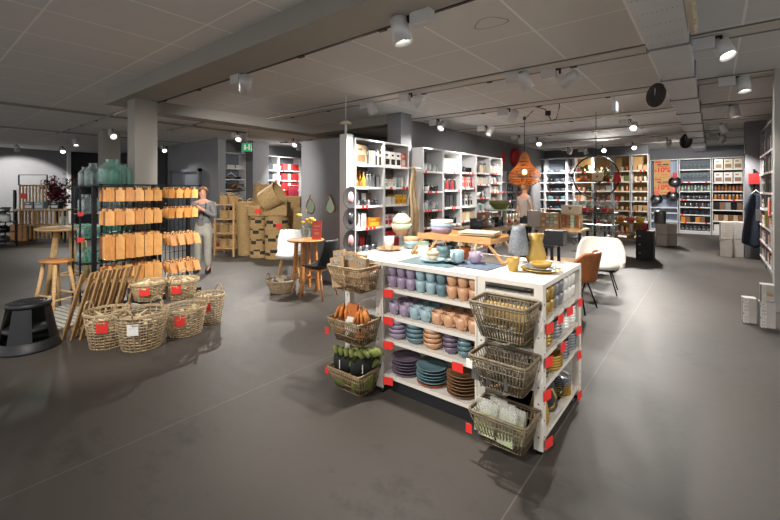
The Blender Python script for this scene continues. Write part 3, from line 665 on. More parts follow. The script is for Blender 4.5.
PL = mat('clear pack film', (214, 214, 206), .15, alpha=.3); GN = mat('green print', (128, 146, 66), .6, noise=.3, scale=30)
for i, (x, y, rz, a) in enumerate(((-1.10, 2.28, .1, -.15), (-1.06, 2.25, .0, -.3), (-.94, 2.24, -.1, -.25), (-.90, 2.3, -.2, -.1), (-.97, 2.33, .1, 0), (-1.03, 2.36, 0, 0))):
    t = thing('napkin_pack', 'clear film pack with green print, %s one in the lowest corner basket' % ORD[i], 'package', (x, y, .115), 0, 'napkin packs in the corner basket'); t.rotation_euler = (a, 0, rz)
    obj('print', mb(GN).box(-.046, .046, -.010, .010, 0, .12), t); obj('film', mb(PL).box(-.052, .052, -.012, .012, 0, .19), t)
for i in range(9):
    one('small_packet', mb(cm('silver')).box(-.03, .03, -.01, .01, 0, .07), 'small shiny packet, %s one in the middle corner basket' % ORD[i], 'packet', (-1.13+.032*i, 2.26+.05*(i % 3), .435), .3*i, 'small packets')
for i in range(12):
    t = one('wrapped_utensil', mb(mat('bamboo utensil', (150, 124, 72), .6)).tube([(0, 0, 0), (0, .0, .17)], .011, 6), 'standing bamboo utensil, %s one in the top corner basket' % ORD[i], 'utensil', (-1.14+.025*i, 2.39, .725), 0, 'bamboo utensils')
for i in range(4):
    one('glass_packet', mb(cm('glass')).box(-.025, .025, -.015, .015, 0, .06), 'shiny clear packet, %s one at the bottom of the top corner basket' % ORD[i], 'packet', (-1.1+.06*i, 2.29, .725), .5*i, 'clear packets')
# ---------------- wicker floor baskets ----------------
def floor_basket(label, x, y, z, r, h, seed, group='round wicker floor baskets', handles=True, top=1.12, rz=0.):
    rnd = random.Random(seed); t = thing('wicker_basket', label, 'basket', (x, y, z), rz, group)
    def R_(k): return r*(.82+(top-.82)*k)
    b = mb(WICKER); n = 12
    for j in range(n):
        k = j/n; ph = j*PI
        if j == n-1: continue
        pts = [((R_(k)+.004*math.sin(12*a+ph))*math.cos(a), (R_(k)+.004*math.sin(12*a+ph))*math.sin(a), .01+h*k+rnd.uniform(-.002, .002)) for a in [2*PI*i/48 for i in range(48)]]
        b.tube(pts, .0062, 5, True)
    obj('woven_side', b, t)
    b = mb(WICKER)
    for i in range(24):
        a = 2*PI*i/24; b.tube([(R_(0)*math.cos(a), R_(0)*math.sin(a), 0), (R_(1)*math.cos(a), R_(1)*math.sin(a), h)], .0045, 5)
    obj('stakes', b, t)
    b = mb(WICKER)
    for dz in (0, -.013): b.tube([(R_(1)*math.cos(a), R_(1)*math.sin(a), h+dz) for a in [2*PI*i/36 for i in range(36)]], .009, 6, True)
    obj('rim', b, t)
    obj('bottom', mb(mat('basket bottom', (120, 98, 70), .8, noise=.3, scale=50)).lathe([(0, .0), (R_(0), .0), (R_(0), .012), (0, .012)], 28), t)
    if handles:
        for s in (0, PI):
            b = mb(WICKER); pts = []
            for i in range(9):
                a = PI*i/8; pts.append(((R_(1)+.01)*math.cos(s+.28*math.cos(a)), (R_(1)+.01)*math.sin(s+.28*math.cos(a)), h+.085*math.sin(a)))
            b.tube(pts, .008, 6); obj('handle', b, t)
    return t
WOODBITS = mat('pale wood pieces', (206, 186, 148), .6, noise=.2, scale=20)
def bits(label, x, y, z, r, n, seed):
    rnd = random.Random(seed)
    for i in range(n):
        a = rnd.uniform(0, 2*PI); q = r*math.sqrt(rnd.random()); L = rnd.uniform(.06, .1)
        o = one('wooden_utensil', mb(WOODBITS).lathe([(0, -L), (.016, -L*.9), (.02, 0), (.032, L*.6), (.024, L*.95), (0, L)], 8, (0, 0, 0), 1, .5), 'pale wooden spoon head, %s in %s' % (ORD[i], label), 'utensil', (x+q*math.cos(a), y+q*math.sin(a), z+rnd.uniform(0, .05)), 0, 'wooden spoons in baskets')
        o.rotation_euler = (PI/2+rnd.uniform(-.5, .5), rnd.uniform(-.3, .3), rnd.uniform(0, 6))
for i, (u, v, z, r, h, lb, rz) in enumerate(((108, 345, 0, .185, .36, 'dark rimmed wicker basket next to the slatted boards', .6), (142, 346, 0, .215, .36, 'front wicker basket with grey paper label', 2.2), (185, 333, 0, .2, .30, 'wide wicker basket on the aisle side of the group', 1.2),
                                          (152, 322, .36, .165, .20, 'wicker basket perched on top of two others', .9), (181, 317, .29, .18, .22, 'tall handled wicker basket at the rear, red card', 2.5), (204, 316, .16, .13, .17, 'small wicker basket at the edge by the aisle', 2.0))):
    p = gp(u, v, 0)
    if i == 3: p = (gp(104, 345)+gp(142, 346))/2; p = Vector((-5.0, 1.84, 0))
    if i == 4: p = Vector((-5.02, 2.2, 0)); z = .30
    if i == 5: p = Vector((-4.75, 2.42, 0)); z = 0.; h = .34; r = .15
    print('basket', i, p)
    floor_basket(lb, p.x, p.y, z, r, h, i, rz=rz)
    bits(lb[:lb.find(' wicker')]+' wicker basket' if i != 1 else 'the front wicker basket', p.x, p.y, z+h*.72, r*.72, 12, i)
    a = math.atan2(-p.y, -p.x)-.25
    if i == 1: a -= .1
    q = Vector((math.cos(a), math.sin(a), 0))*(r*1.04)
    o = one('price_card', mb(TAGW if i == 1 else REDTAG).box(-.05, .05, -.002, .002, -.055, .055), ('grey white card' if i == 1 else 'red card')+' hung on the '+lb.split(' basket')[0]+' basket', 'price tag', (p.x+q.x, p.y+q.y, z+h*.66), a+PI/2)
# ---------------- black step stool ----------------
p = Vector((-5.42, .88, 0))
t = thing('step_stool', 'black plastic round step stool on the floor', 'step stool', p, .3)
b = mb(BLACKP)
def R_el(k): return 0.27-.075*k
NS = 48
b.lathe([(.235, 0), (.262, 0), (.262, .02), (.242, .035), (.236, .10), (.228, .10), (.225, .02)], NS)
obj('foot_ring', b, t)
b = mb(BLACKP)
for a0, a1 in ((20, 70), (110, 160), (200, 250), (290, 340)):
    for i in range(6):
        aa = [math.radians(a0+(a1-a0)*(i+j)/6) for j in (0, 1)]
        vs = []
        for a in aa:
            for (r, z) in ((.240, .06), (.226, .06), (.16, .42), (.174, .42)): vs.append((r*math.cos(a), r*math.sin(a), z))
        b.add(vs, [(0, 4, 7, 3), (1, 2, 6, 5), (0, 1, 5, 4), (3, 7, 6, 2), (0, 3, 2, 1), (4, 5, 6, 7)])
obj('leg_walls', b, t)
obj('middle_step', mb(BLACKP).lathe([(0, .19), (.2, .19), (.206, .2), (.195, .225), (0, .225)], NS), t)
obj('top', mb(BLACKP).lathe([(0, .42), (.16, .42), (.185, .43), (.182, .458), (.168, .47), (0, .466)], NS), t)
b = mb(mat('anti slip ribs', (16, 16, 17), .9))
for k in range(5): b.lathe([(.02+.028*k, .465), (.02+.028*k, .473), (.034+.028*k, .473), (.034+.028*k, .465)], 40)
obj('grip_rings', b, t)
# ---------------- slatted boards leaning ----------------
for k in range(6):
    x = -5.42+.055*k; y = 1.20+.066*k
    t = thing('slatted_board', 'narrow slatted wooden board, %s of the leaning row by the baskets' % ORD[k], 'slatted board', (x, y, 0), YAW, 'slatted boards leaning in a row')
    hgt = .70+.012*k
    for j in range(2): obj('slat', mb(SLATWOOD).bar((-.0+.045*j, .14*j-.07, 0), (.2+.045*j, .14*j-.07+.02, hgt), .018, .05), t)
    b = mb(SLATWOOD)
    for z in (.12, .62): b.bar((.2*z/hgt-.02, -.09, z), (.2*z/hgt+.03, .12, z), .014, .03)
    obj('crosspiece', b, t)
t = thing('slatted_platform', 'low pale slatted platform lying under the bar stool', 'platform', (-6.35, 1.55, 0), .2)
b = mb(mat('grey washed slats', (168, 164, 156), .7))
for k in range(14): b.box(-.5, .5, -.5+.075*k, -.455+.075*k, .02, .04)
b.box(-.45, -.4, -.5, .55, 0, .02).box(.4, .45, -.5, .55, 0, .02); obj('slats', b, t)
# ---------------- bar stool and bar table ----------------
p = Vector((-7.0, 1.53, 0)); print('stool', p)
t = thing('bar_stool', 'oak bar stool with oval seat standing by the tall table', 'stool', (-6.8, 1.38, 0), .35)
obj('seat', mb(OAK).lathe([(0, .64), (.19, .64), (.205, .655), (.2, .675), (0, .68)], 28, (0, 0, 0), 1.1, .8), t)
for sx in (-1, 1):
    for sy in (-1, 1): obj('leg', mb(PALEWOOD).tube([(sx*.19, sy*.16, 0), (sx*.15, sy*.12, .3), (sx*.11, sy*.08, .64)], [.018, .022, .024], 8), t)
for s in (-1, 1):
    obj('stretcher', mb(PALEWOOD).tube([(-.165, s*.135, .22), (.165, s*.135, .22)], .013), t)
    obj('stretcher', mb(PALEWOOD).tube([(s*.17, -.135, .17), (s*.17, .135, .17)], .013), t)
t = thing('bar_table', 'tall pale wood round bar table holding a glass dish and jars', 'table', (-7.78, 1.75, 0), .2)
obj('table_top', mb(PALEWOOD).lathe([(0, .99), (.40, .99), (.43, 1.0), (.43, 1.02), (.415, 1.03), (0, 1.03)], 36), t)
for k in range(3):
    a = k*2*PI/3+2.6; obj('leg', mb(PALEWOOD).tube([(.3*math.cos(a), .3*math.sin(a), 0), (.17*math.cos(a), .17*math.sin(a), .99)], [.036, .042], 10), t)
for k in range(3):
    b = mb(PALEWOOD)
    a = k*2*PI/3+2.6; c = (k+1)*2*PI/3+2.6; b.tube([(.26*math.cos(a), .26*math.sin(a), .3), (.26*math.cos(c), .26*math.sin(c), .3)], .016)
    obj('stretcher', b, t)
GG = cm('green glass')
one('glass_dish', mb(GG).lathe([(0, 0), (.1, 0), (.16, .035), (.15, .035), (.09, .01), (0, .01)], 26), 'flat green glass dish on the tall table', 'dish', (-7.62, 1.84, 1.031))
one('glass_jar', mb(cm('glass')).lathe([(0, 0), (.05, 0), (.05, .16), (.045, .16), (.045, .01), (0, .01)], 20), 'straight clear glass jar on the tall table', 'jar', (-7.85, 1.68, 1.031))
# second stool with pale green seat behind
t = thing('low_stool', 'low stool with pale green cushion beneath the tall table', 'stool', (-7.85, 2.28, 0), .2)
obj('cushion', mb(cm('pale green', .8)).lathe([(0, .45), (.17, .45), (.19, .47), (.17, .5), (0, .505)], 24), t)
for k in range(4):
    a = k*PI/2+.4; obj('leg', mb(BLACK).tube([(.2*math.cos(a), .2*math.sin(a), 0), (.13*math.cos(a), .13*math.sin(a), .45)], .012), t)
# ---------------- glass jar rack ----------------
t = thing('jar_rack', 'tall thin black rack full of green glass jars beside the column', 'rack', (-6.95, 2.0, 0))
X0, X1, Y0, Y1 = -.22, .14, -.36, .3
for sx in (X0, X1):
    for sy in (Y0, Y1): obj('post', mb(BLACK).box(sx-.01, sx+.01, sy-.01, sy+.01, 0, 1.66), t)
obj('post', mb(BLACK).box(X1-.01, X1+.01, -.12, -.10, 0, 1.66), t)
for z in (.12, .55, .9, 1.25, 1.64): obj('shelf', mb(BLACK).box(X0, X1, Y0, Y1, z, z+.015), t)
def carboy(m, r, h):
    return mb(m).lathe([(0, 0), (r*.93, 0), (r, h*.06), (r, h*.62), (r*.9, h*.74), (r*.55, h*.84), (r*.45, h*.9), (r*.52, h*.97), (r*.5, h), (r*.42, h), (r*.4, h*.9), (r*.5, h*.82), (r*.85, h*.72), (r*.94, h*.6), (r*.94, h*.08), (r*.8, h*.04), (0, h*.04)], 28)
GK = carboy(GG, .17, .40).mesh('glass_carboy'); CK = carboy(cm('glass'), .1, .32).mesh('clear_jar'); SK = carboy(GG, .11, .24).mesh('green_jar')
one('glass_carboy', GK, 'big green glass carboy on top of the jar rack, front one', 'jar', (-6.92, 2.05, 1.656))
one('glass_carboy', GK, 'big green glass carboy on top of the jar rack, nearest the column', 'jar', (-7.0, 2.36, 1.656), 0, None, .85).location = (-7.02, 2.2, 1.656)
one('glass_jar', CK, 'slim clear jar on top of the rack, outermost', 'jar', (-6.93, 1.73, 1.656), 0, None, .85)
one('glass_jar', CK, 'clear jar on top of the rack beside the big carboy', 'jar', (-6.97, 1.86, 1.656), 0, None, 1.05).location = (-7.08, 1.86, 1.656)
for zi, (z, n) in enumerate(((.565, 'second'), (.915, 'third'), (1.265, 'fourth'))):
    for yi, y in enumerate((1.76, 1.97, 2.18)):
        for xi, x in enumerate((-6.9, -7.08)):
            one('glass_jar', SK if (zi < 2) else CK, '%s glass jar, %s from the front, %s row, %s rack shelf from below' % ('green' if zi < 2 else 'clear', ORD[yi], ('outer', 'inner')[xi], n), 'jar', (x, y, z), 0, 'jars on the black rack', .85)
one('price_card', mb(REDTAG).box(-.012, .003, -.04, .04, 0, .06), 'red card on the front post of the jar rack, lower', 'price tag', (-6.80, 1.645, .88))
one('price_card', mb(REDTAG).box(-.012, .003, -.03, .03, 0, .05), 'red card on the front post of the jar rack, upper', 'price tag', (-6.80, 1.645, 1.24))
# ---------------- cutting board hook rack ----------------
t = thing('hook_rack', 'black wire hook rack carrying wooden boards', 'rack', (-6.62, 2.5, 0))
for y in (-.75, .0, .52): obj('post', mb(BLACK).box(-.025, .025, y-.025, y+.025, 0, 1.68), t)
b = mb(BLACK)
for k in range(12): b.box(-.01, .01, -.75, .52, .25+.125*k, .258+.125*k)
for k in range(20): b.box(-.006, .006, -.74+.065*k, -.734+.065*k, .2, 1.68)
obj('wire_mesh_back', b, t)
obj('foot', mb(BLACK).box(-.02, .38, -.78, .55, 0, .08), t)
obj('top_frame', mb(BLACK).box(-.03, .35, -.78, -.75, 1.66, 1.68).box(-.03, .35, .52, .55, 1.66, 1.68).box(.32, .35, -.78, .55, 1.66, 1.68), t)
obj('front_post', mb(BLACK).box(.10, .13, .03, .06, .0, 1.66), t)
HKN = mb(BLACK).tube([(0, 0, 0), (.38, 0, .006)], .005).tube([(.38, 0, .006), (.385, 0, .03)], .005).mesh('hook')
tiers = ((1.60, .19, 4), (1.31, .22, 4), (.97, .34, 3), (.55, .33, 3))
for zt, h, n in tiers:
    for k in range(6): obj('hook', HKN, t, (0, -.67+.118*k, zt+.025))
    for k in range(4): obj('hook', HKN, t, (0, .12+.115*k, zt+(.025 if zt > 1.1 else -.03)))
BD = [BOARDW, mat('pale board wood', (204, 148, 84), .5, noise=.15, scale=12), mat('dark board wood', (118, 70, 36), .55, noise=.2, scale=12)]
def board_mesh(m, w_, h):
    n = 4
    b = mb(m)
    b.add([(x, y, z) for x in (-.009, .009) for y, z in ((-w_/2, -h), (w_/2, -h), (w_/2, -.035), (w_*.2, -.034), (w_*.16, 0), (-w_*.16, 0), (-w_*.2, -.034), (-w_/2, -.035))],
          [tuple(range(8)), tuple(range(15, 7, -1))]+[(i, (i+1) % 8, 8+(i+1) % 8, 8+i) for i in range(8)])
    return b.mesh('board')
LB = ('top', 'second', 'third', 'bottom')
for ti, (zt, h, n) in enumerate(tiers):
    for k in range(6):
        ms = [K(board_mesh, m, .105, h) for m in BD]
        for j in range(n):
            o = one('cutting_board', ms[(j*2+k+ti) % 3 if j < n-1 else (1 if k > 3 else (k+ti) % 2)], 'wooden cutting board, %s on %s hook of the %s tier, near side of the rack' % (ORD[n-1-j], ORD[k], LB[ti]), 'cutting board',
                    (-6.58+.35*(j+1)/n*.95, 1.83+.118*k, zt+.035), (-.5, -.42, -.4, -.3, -.12, -.05)[k]+.06*((j+k) % 3-1), 'cutting boards on the near side')
    for k in range(4):
        h2 = (.16, .17, .2, .19)[ti]
        ms = [K(board_mesh, m, .105, h2) for m in BD]
        for j in range(3):
            o = one('cutting_board', ms[(j+k) % 2], 'small wooden board, %s on %s hook of the %s tier, far side of the rack' % (ORD[2-j], ORD[k], LB[ti]), 'cutting board',
                    (-6.52+.12*j, 2.62+.115*k, zt+.0-(.05 if ti > 1 else 0)+.04), .25, 'small boards on the far side')
            o.rotation_euler = (0, .0 if ti < 2 else -.35, .3)
# ---------------- small table, chairs, flowers, mirrors ----------------
t = thing('round_table', 'small round oak table by the grey display wall', 'table', (-5.07, 4.16, 0), .1)
obj('table_top', mb(OAK).lathe([(0, .785), (.28, .785), (.295, .795), (.295, .81), (.285, .815), (0, .815)], 36), t)
for k in range(4):
    a = k*PI/2+.5; obj('leg', mb(OAK).bar((.2*math.cos(a), .2*math.sin(a), 0), (.15*math.cos(a), .15*math.sin(a), .785), .045), t)
b = mb(OAK)
for k in range(2):
    a = k*PI/2+.5; b.bar((.19*math.cos(a), .19*math.sin(a), .2+.0*k), (-.19*math.cos(a), -.19*math.sin(a), .2), .03, .03)
obj('stretcher', b, t)
def shell_chair(label, loc, rz, m, legm, name='shell_chair', seat_h=.46, back=.84, crumple=0, skirt=False, arms=False):
    t = thing(name, label, 'chair', loc, rz)
    # shell: seat then back (seat faces -Y, back at +Y)
    def fn(u, v):
        s = u*2-1
        if v < .45: q = v/.45; y = -.2+.38*q; z = seat_h+.015*(1-q)**2*0-.012*math.sin(q*PI); wd = .215
        else:
            q = (v-.45)/.55; y = .18+.10*q+.02*math.sin(q*PI); z = seat_h+.0+(back-seat_h)*q**.9; wd = .215-.045*q**2.5
        z2 = z+(.05*s*s*(1 if v < .45 else max(0, 1-(v-.45)*2.5)))
        yy = y-(.06*s*s if v > .45 else 0)-(.05*abs(s)**3 if v < .1 else 0)*-1
        if arms and .3 < v < .72: z2 += .12*abs(s)**4; wd *= 1.12
        if crumple: yy += .008*math.sin(19*s+7*v)+.006*math.sin(31*v); z2 += .006*math.sin(17*s+23*v)
        return (s*wd, yy, z2)
    o = obj('seat_shell', mb(m).grid(fn, 17, 25), t)
    md = o.modifiers.new('solid', 'SOLIDIFY'); md.thickness = .02 if not crumple else .035; md.offset = 0
    for sx in (-1, 1):
        for sy in (-1, 1): obj('leg', mb(legm).tube([(sx*.2, sy*.2, 0), (sx*.12, sy*.11, seat_h-.02)], [.012, .017], 8), t)
    obj('under_frame', mb(legm).box(-.13, .13, -.13, .13, seat_h-.045, seat_h-.02), t)
    return t
shell_chair('black plastic shell chair with oak legs, drawn up to the small table', (-4.60, 4.02, 0), math.radians(-75), BLACKP, OAK, seat_h=.45, back=.87)
FLC = mat('white crumpled throw', (206, 208, 206), .8, noise=.08, scale=12, bump=.6)
t2 = shell_chair('white padded shell chair with wooden legs behind the small table', (-5.62, 4.26, 0), math.radians(48), FLC, PALEWOOD, crumple=1, seat_h=.47, back=.90)
p = gp(318, 240, .815)
t = thing('flower_vase', 'clear vase of yellow roses on the small round table', 'vase', (-5.14, 4.24, .816))
obj('vase', mb(cm('glass')).lathe([(0, 0), (.05, 0), (.06, .05), (.045, .14), (.05, .17), (.044, .17), (.038, .14), (.05, .05), (0, .01)], 20), t)
b = mb(cm('green')); b2 = []
rnd = random.Random(3)
fl = [(-.17, -.02, .36), (.02, .0, .29), (.09, .02, .31), (.16, 0, .29), (.05, .05, .24), (-.03, -.04, .25)]
for x, y, z in fl: b.tube([(0, 0, .02), (x*.4, y*.4, .15), (x, y, z)], .004, 5)
for i in range(10):
    a = rnd.uniform(0, 6); r = rnd.uniform(.05, .14); z = rnd.uniform(.17, .27)
    b.add([(0, 0, z-.04), (r*math.cos(a)-.02, r*math.sin(a), z), (r*1.3*math.cos(a), r*1.3*math.sin(a), z+.01), (r*math.cos(a)+.02, r*math.sin(a), z)], [(0, 1, 2, 3)])
obj('stems', b, t)
for x, y, z in fl:
    bb = mb(mat('yellow rose', (236, 200, 90), .7, noise=.2, scale=40))
    for k in range(3):
        rr = .045-.011*k
        bb.lathe([(0, -.02), (rr*.7, -.015), (rr, .01), (rr*.85, .03), (rr*.7, .028), (rr*.5, 0)], 12)
    obj('blossom', bb, t, (x, y, z))
p = gp(325, 240, .815)
t = thing('menu_card', 'tilted coral card standing on the round table', 'card', (-4.86, 4.20, .816), .5); t.rotation_euler = (-.15, 0, .55)
obj('card', mb(mat('coral card', (236, 92, 76), .5)).box(-.075, .075, -.004, .004, 0, .3), t)
obj('printed_lines', mb(mat('pale orange print', (240, 160, 130), .5)).box(-.05, .05, -.006, -.004, .2, .225).box(-.05, .03, -.006, -.004, .15, .165).box(-.04, .04, -.006, -.004, .08, .12), t)
MIR = mat('mirror glass', (120, 130, 112), .03, 1.)  # greenish tint paints the reflection of plants into the glass colour
for u, v, lb in ((310, 207, 'teardrop wall mirror with gold rim over the flowers'), (330, 207, 'teardrop wall mirror with gold rim nearer the shelf post')):
    x = ony(u, 4.8); d = x*F2[0]+4.8*F2[1]; z = EYE-(v-HOR)*d/FPX
    t = thing('wall_mirror', lb, 'mirror', (x, 4.812, z), 0, 'teardrop mirrors')
    def tear(k, s=1.):
        a = 2*PI*k/36; r = .115*s
        zz = -math.cos(a)*r; xx = math.sin(a)*r*(1 if zz < 0 else (1-zz/r)**.6*.999)
        return (xx, zz if zz < 0 else zz*1.75)
    pts = [tear(k) for k in range(36)]
    obj('glass', mb(MIR).prism(pts, -.008, 0), t)
    obj('rim', mb(cm('gold')).tube([(x, -.01, z) for x, z in pts], .009, 6, True), t)
    obj('hook', mb(BLACK).box(-.005, .005, -.01, 0, .19, .22), t)
p = Vector((-5.12, 3.72, 0))
floor_basket('small low wicker basket on the floor before the white chair', -5.28, 3.85, 0, .2, .2, 77, None, True, 1.15, .5)
for i in range(8):
    o = one('soap_bar', mb((cm('white', .6), cm('grey', .6), cm('cream', .6))[i % 3]).box(-.055, .055, -.035, .035, 0, .04), 'wrapped %s bar, %s in the small floor basket' % (('white', 'grey', 'cream')[i % 3], ORD[i]), 'packet', (-5.36+.055*(i % 4), 3.79+.11*(i//4), .15+.02*(i % 3)), .6*i, 'wrapped bars in the basket')
    o.rotation_euler = (.3*(i % 2), .25, .6*i)
# ---------------- armchairs by the aisle ----------------
def lounge_chair(label, loc, rz, m, seat_h=.46, back=.81, w_=.30, tagged=False):
    t = thing('lounge_chair', label, 'chair', loc, rz)
    def fn(u, v):
        a = PI*(u*1.25-.125); s = math.cos(a)
        R_ = w_*(1+.06*v); x = R_*math.cos(a); y = R_*.85*math.sin(a)
        z = seat_h-.06+v*(.10+(back-seat_h-.04)*min(1, max(0, math.sin(a))*1.6)**.7 if math.sin(a) > 0 else .10)
        return (x, y+.06*v*max(0, math.sin(a)), z)
    o = obj('back_shell', mb(m).grid(fn, 25, 9), t); md = o.modifiers.new('solid', 'SOLIDIFY'); md.thickness = .05; md.offset = 1
    s2 = o.modifiers.new('sub', 'SUBSURF'); s2.levels = 1; s2.render_levels = 1
    obj('seat_cushion', mb(m).lathe([(0, seat_h-.08), (w_*.9, seat_h-.08), (w_*.98, seat_h-.04), (w_*.95, seat_h), (w_*.7, seat_h+.02), (0, seat_h+.025)], 32, (0, -.02, 0), 1, .95), t)
    for sx in (-1, 1):
        for sy in (-1, 1): obj('leg', mb(BLACK).tube([(sx*.24, sy*.22, 0), (sx*.13, sy*.12, seat_h-.08)], [.009, .012], 8), t)
    if tagged: obj('price_card', mb(REDTAG).box(.268, .274, .0, .16, seat_h-.2, seat_h-.02), t, label='red price card hanging under the seat')
    return t
BOUC = mat('white boucle fabric', (238, 233, 224), .9, noise=.05, scale=120, bump=.5)
p = gp(600, 291); lounge_chair('white upholstered armchair with thin black legs in the aisle', p, math.radians(8), BOUC, back=.83, w_=.29)
p = gp(574, 308); lounge_chair('cognac leather tub chair behind the gondola corner', p, math.radians(-95), mat('cognac leather', (158, 92, 46), .45, noise=.15, scale=14), back=.80, w_=.26, tagged=True)
# ---------------- shelving with goods ----------------
class Fr:
    """a shelf run seen from the front: local x to the viewer's right, local y into the shelf"""
    def __init__(s, x, y, yaw): s.x, s.y, s.yaw = x, y, yaw; s.c, s.s = math.cos(yaw), math.sin(yaw)
    def pt(s, a, b, z=0.): return Vector((s.x+a*s.c-b*s.s, s.y+a*s.s+b*s.c, z))
def bay(fr, x0, w_, h, depth, zs, label, group, m=WHITE2, back=None, tags=REDTAG, tagp=.3, seed=1):
    rnd = random.Random(seed); t = thing('shelving_unit', label, 'shelving', fr.pt(x0, 0), fr.yaw, group)
    for x in (.003, w_-.025): obj('upright', mb(m).box(x, x+.022, 0, depth, 0, h), t)
    obj('top_board', mb(m).box(.03, w_-.03, 0, depth, h-.03, h), t)
    if back: obj('back_panel', mb(back).box(.03, w_-.03, depth-.02, depth, .08, h-.03), t)
    obj('kick_board', mb(m).box(.03, w_-.03, .02, .04, 0, .08), t)
    for z in zs:
        s = obj('shelf', mb(m).box(.03, w_-.03, .0, depth-.02, z-.022, z), t)
        b = mb(TAGW).box(.03, w_-.03, -.008, 0, z-.034, z+.004)
        x = .06
        while x < w_-.12:
            if rnd.random() < tagp: b.use(tags if rnd.random() < .75 else TAGW).box(x, x+.07, -.012, -.008, z-.042, z+.012)
            x += .1
        obj('price_strip', b, s)
    return t
CNT = {}
def gbox(c, w_, h, d, c2=None):
    b = mb(cm(c, .55)).box(-w_/2, w_/2, -d/2, d/2, 0, h)
    if c2:
        b.use(cm(c2, .55)).box(-w_*.36, w_*.36, -d/2-.002, -d/2, h*.12, h*.5); b.box(-w_*.3, w_*.1, -d/2-.002, -d/2, h*.7, h*.82)
    return b.mesh('box')
def gjar(c, r, h, lid='silver'):
    return mb(cm(c)).lathe([(0, 0), (r*.92, 0), (r, h*.06), (r, h*.7), (r*.8, h*.8), (r*.8, h*.84), (0, h*.84)], 12).use(cm(lid)).lathe([(0, h*.84), (r*.86, h*.84), (r*.86, h), (0, h)], 12).mesh('jar')
def gbottle(c, r, h):
    return mb(cm(c)).lathe([(0, 0), (r, 0), (r, h*.55), (r*.35, h*.72), (r*.33, h*.95), (r*.42, h), (0, h)], 12).mesh('bottle')
def gcup(c, r, h): return mb(cm(c)).lathe([(0, 0), (r*.7, 0), (r, h*.4), (r, h), (r*.88, h), (r*.85, h*.3), (0, h*.1)], 12).mesh('cup')
def ggoblet(c, r, h): return mb(cm(c)).lathe([(0, 0), (r*.75, 0), (r*.12, h*.06), (r*.1, h*.45), (r*.8, h*.6), (r, h*.78), (r*.8, h), (r*.74, h), (r*.9, h*.78), (0, h*.5)], 12).mesh('goblet')
def gpan(c, r, h):
    b = mb(cm(c)).lathe([(0, 0), (r*.9, 0), (r, h*.3), (r, h), (r*.94, h), (r*.92, h*.3), (0, h*.15)], 18)
    b.tube([(r, 0, h*.8), (r*1.9, 0, h*1.1)], .012, 6); return b.mesh('saucepan')
def gpot(c, r, h):
    b = mb(cm(c)).lathe([(0, 0), (r*.92, 0), (r, h*.1), (r, h*.7), (r*.97, h*.74), (r*.6, h*.88), (r*.1, h*.9), (r*.1, h), (0, h)], 18)
    for s in (-1, 1): b.tube([(s*r, -.03, h*.55), (s*r*1.2, 0, h*.58), (s*r, .03, h*.55)], .008, 5)
    return b.mesh('lidded_pot')
def gbook(c, w_, h, d): return mb(cm(c, .6)).box(-w_/2, w_/2, -d/2, d/2, 0, h).use(cm('white', .7)).box(-w_*.3, w_*.3, -d/2-.001, -d/2, h*.6, h*.8).mesh('book')
def gbowl(c, r, h): return K(bowl_mesh, c, r=r, h=h)
def gstack(c, r, h):
    b = mb(cm(c)); n = 5
    for j in range(n):
        z = h*j/n; b.lathe([(r*.5, z), (r, z+h*.18), (r*.97, z+h*.2), (r*.4, z+h*.1), (0, z+h*.1)], 16)
    return b.mesh('nested_bowl')
KN = {'gbox': ('boxed_product', 'box', 'box'), 'gjar': ('storage_jar', 'lidded jar', 'jar'), 'gbottle': ('bottle', 'bottle', 'bottle'), 'gcup': ('cup', 'cup', 'cup'), 'ggoblet': ('wine_glass', 'stemmed glass', 'glass'),
      'gpan': ('saucepan', 'saucepan', 'pan'), 'gpot': ('lidded_pot', 'lidded pot', 'pot'), 'gbook': ('book', 'book', 'book'), 'gbowl': ('bowl', 'bowl', 'bowl'), 'gstack': ('ribbed_bowl', 'ribbed bowl', 'bowl')}
def fill(fr, x0, w_, z, where, group, specs, y=None, jit=.004, depth=None):
    """specs: (builder, colours, n, width, dims...) laid out from the left edge to the right"""
    tot = sum(s[2]*s[3] for s in specs); free = w_-.10-tot; gap = free/max(1, sum(s[2] for s in specs)) if free > 0 else 0
    sh = 1 if tot <= w_-.08 else (w_-.08)/tot
    x = x0+.05
    for s in specs:
        fn, cols, n, wd = s[:4]; dims = s[4:]
        if isinstance(cols, str): cols = (cols,)
        for i in range(n):
            c = cols[i % len(cols)]; key = (where, c, fn.__name__); CNT[key] = CNT.get(key, 0)+1
            nm, word, cat = KN[fn.__name__]
            if CNT[key] > 59: continue
            lab = '%s %s, %s from left, %s' % (c, word, ORD[CNT[key]-1], where)
            one(nm, K(fn, c, *dims), lab, cat, fr.pt(x+(wd*sh+gap)/2, (y or .13)+random.uniform(-jit, jit), z+.001), fr.yaw+random.uniform(-.04, .04), group, (sh, 1, 1) if sh < 1 else None)
            x += wd*sh+gap
R_ = random.Random(11)
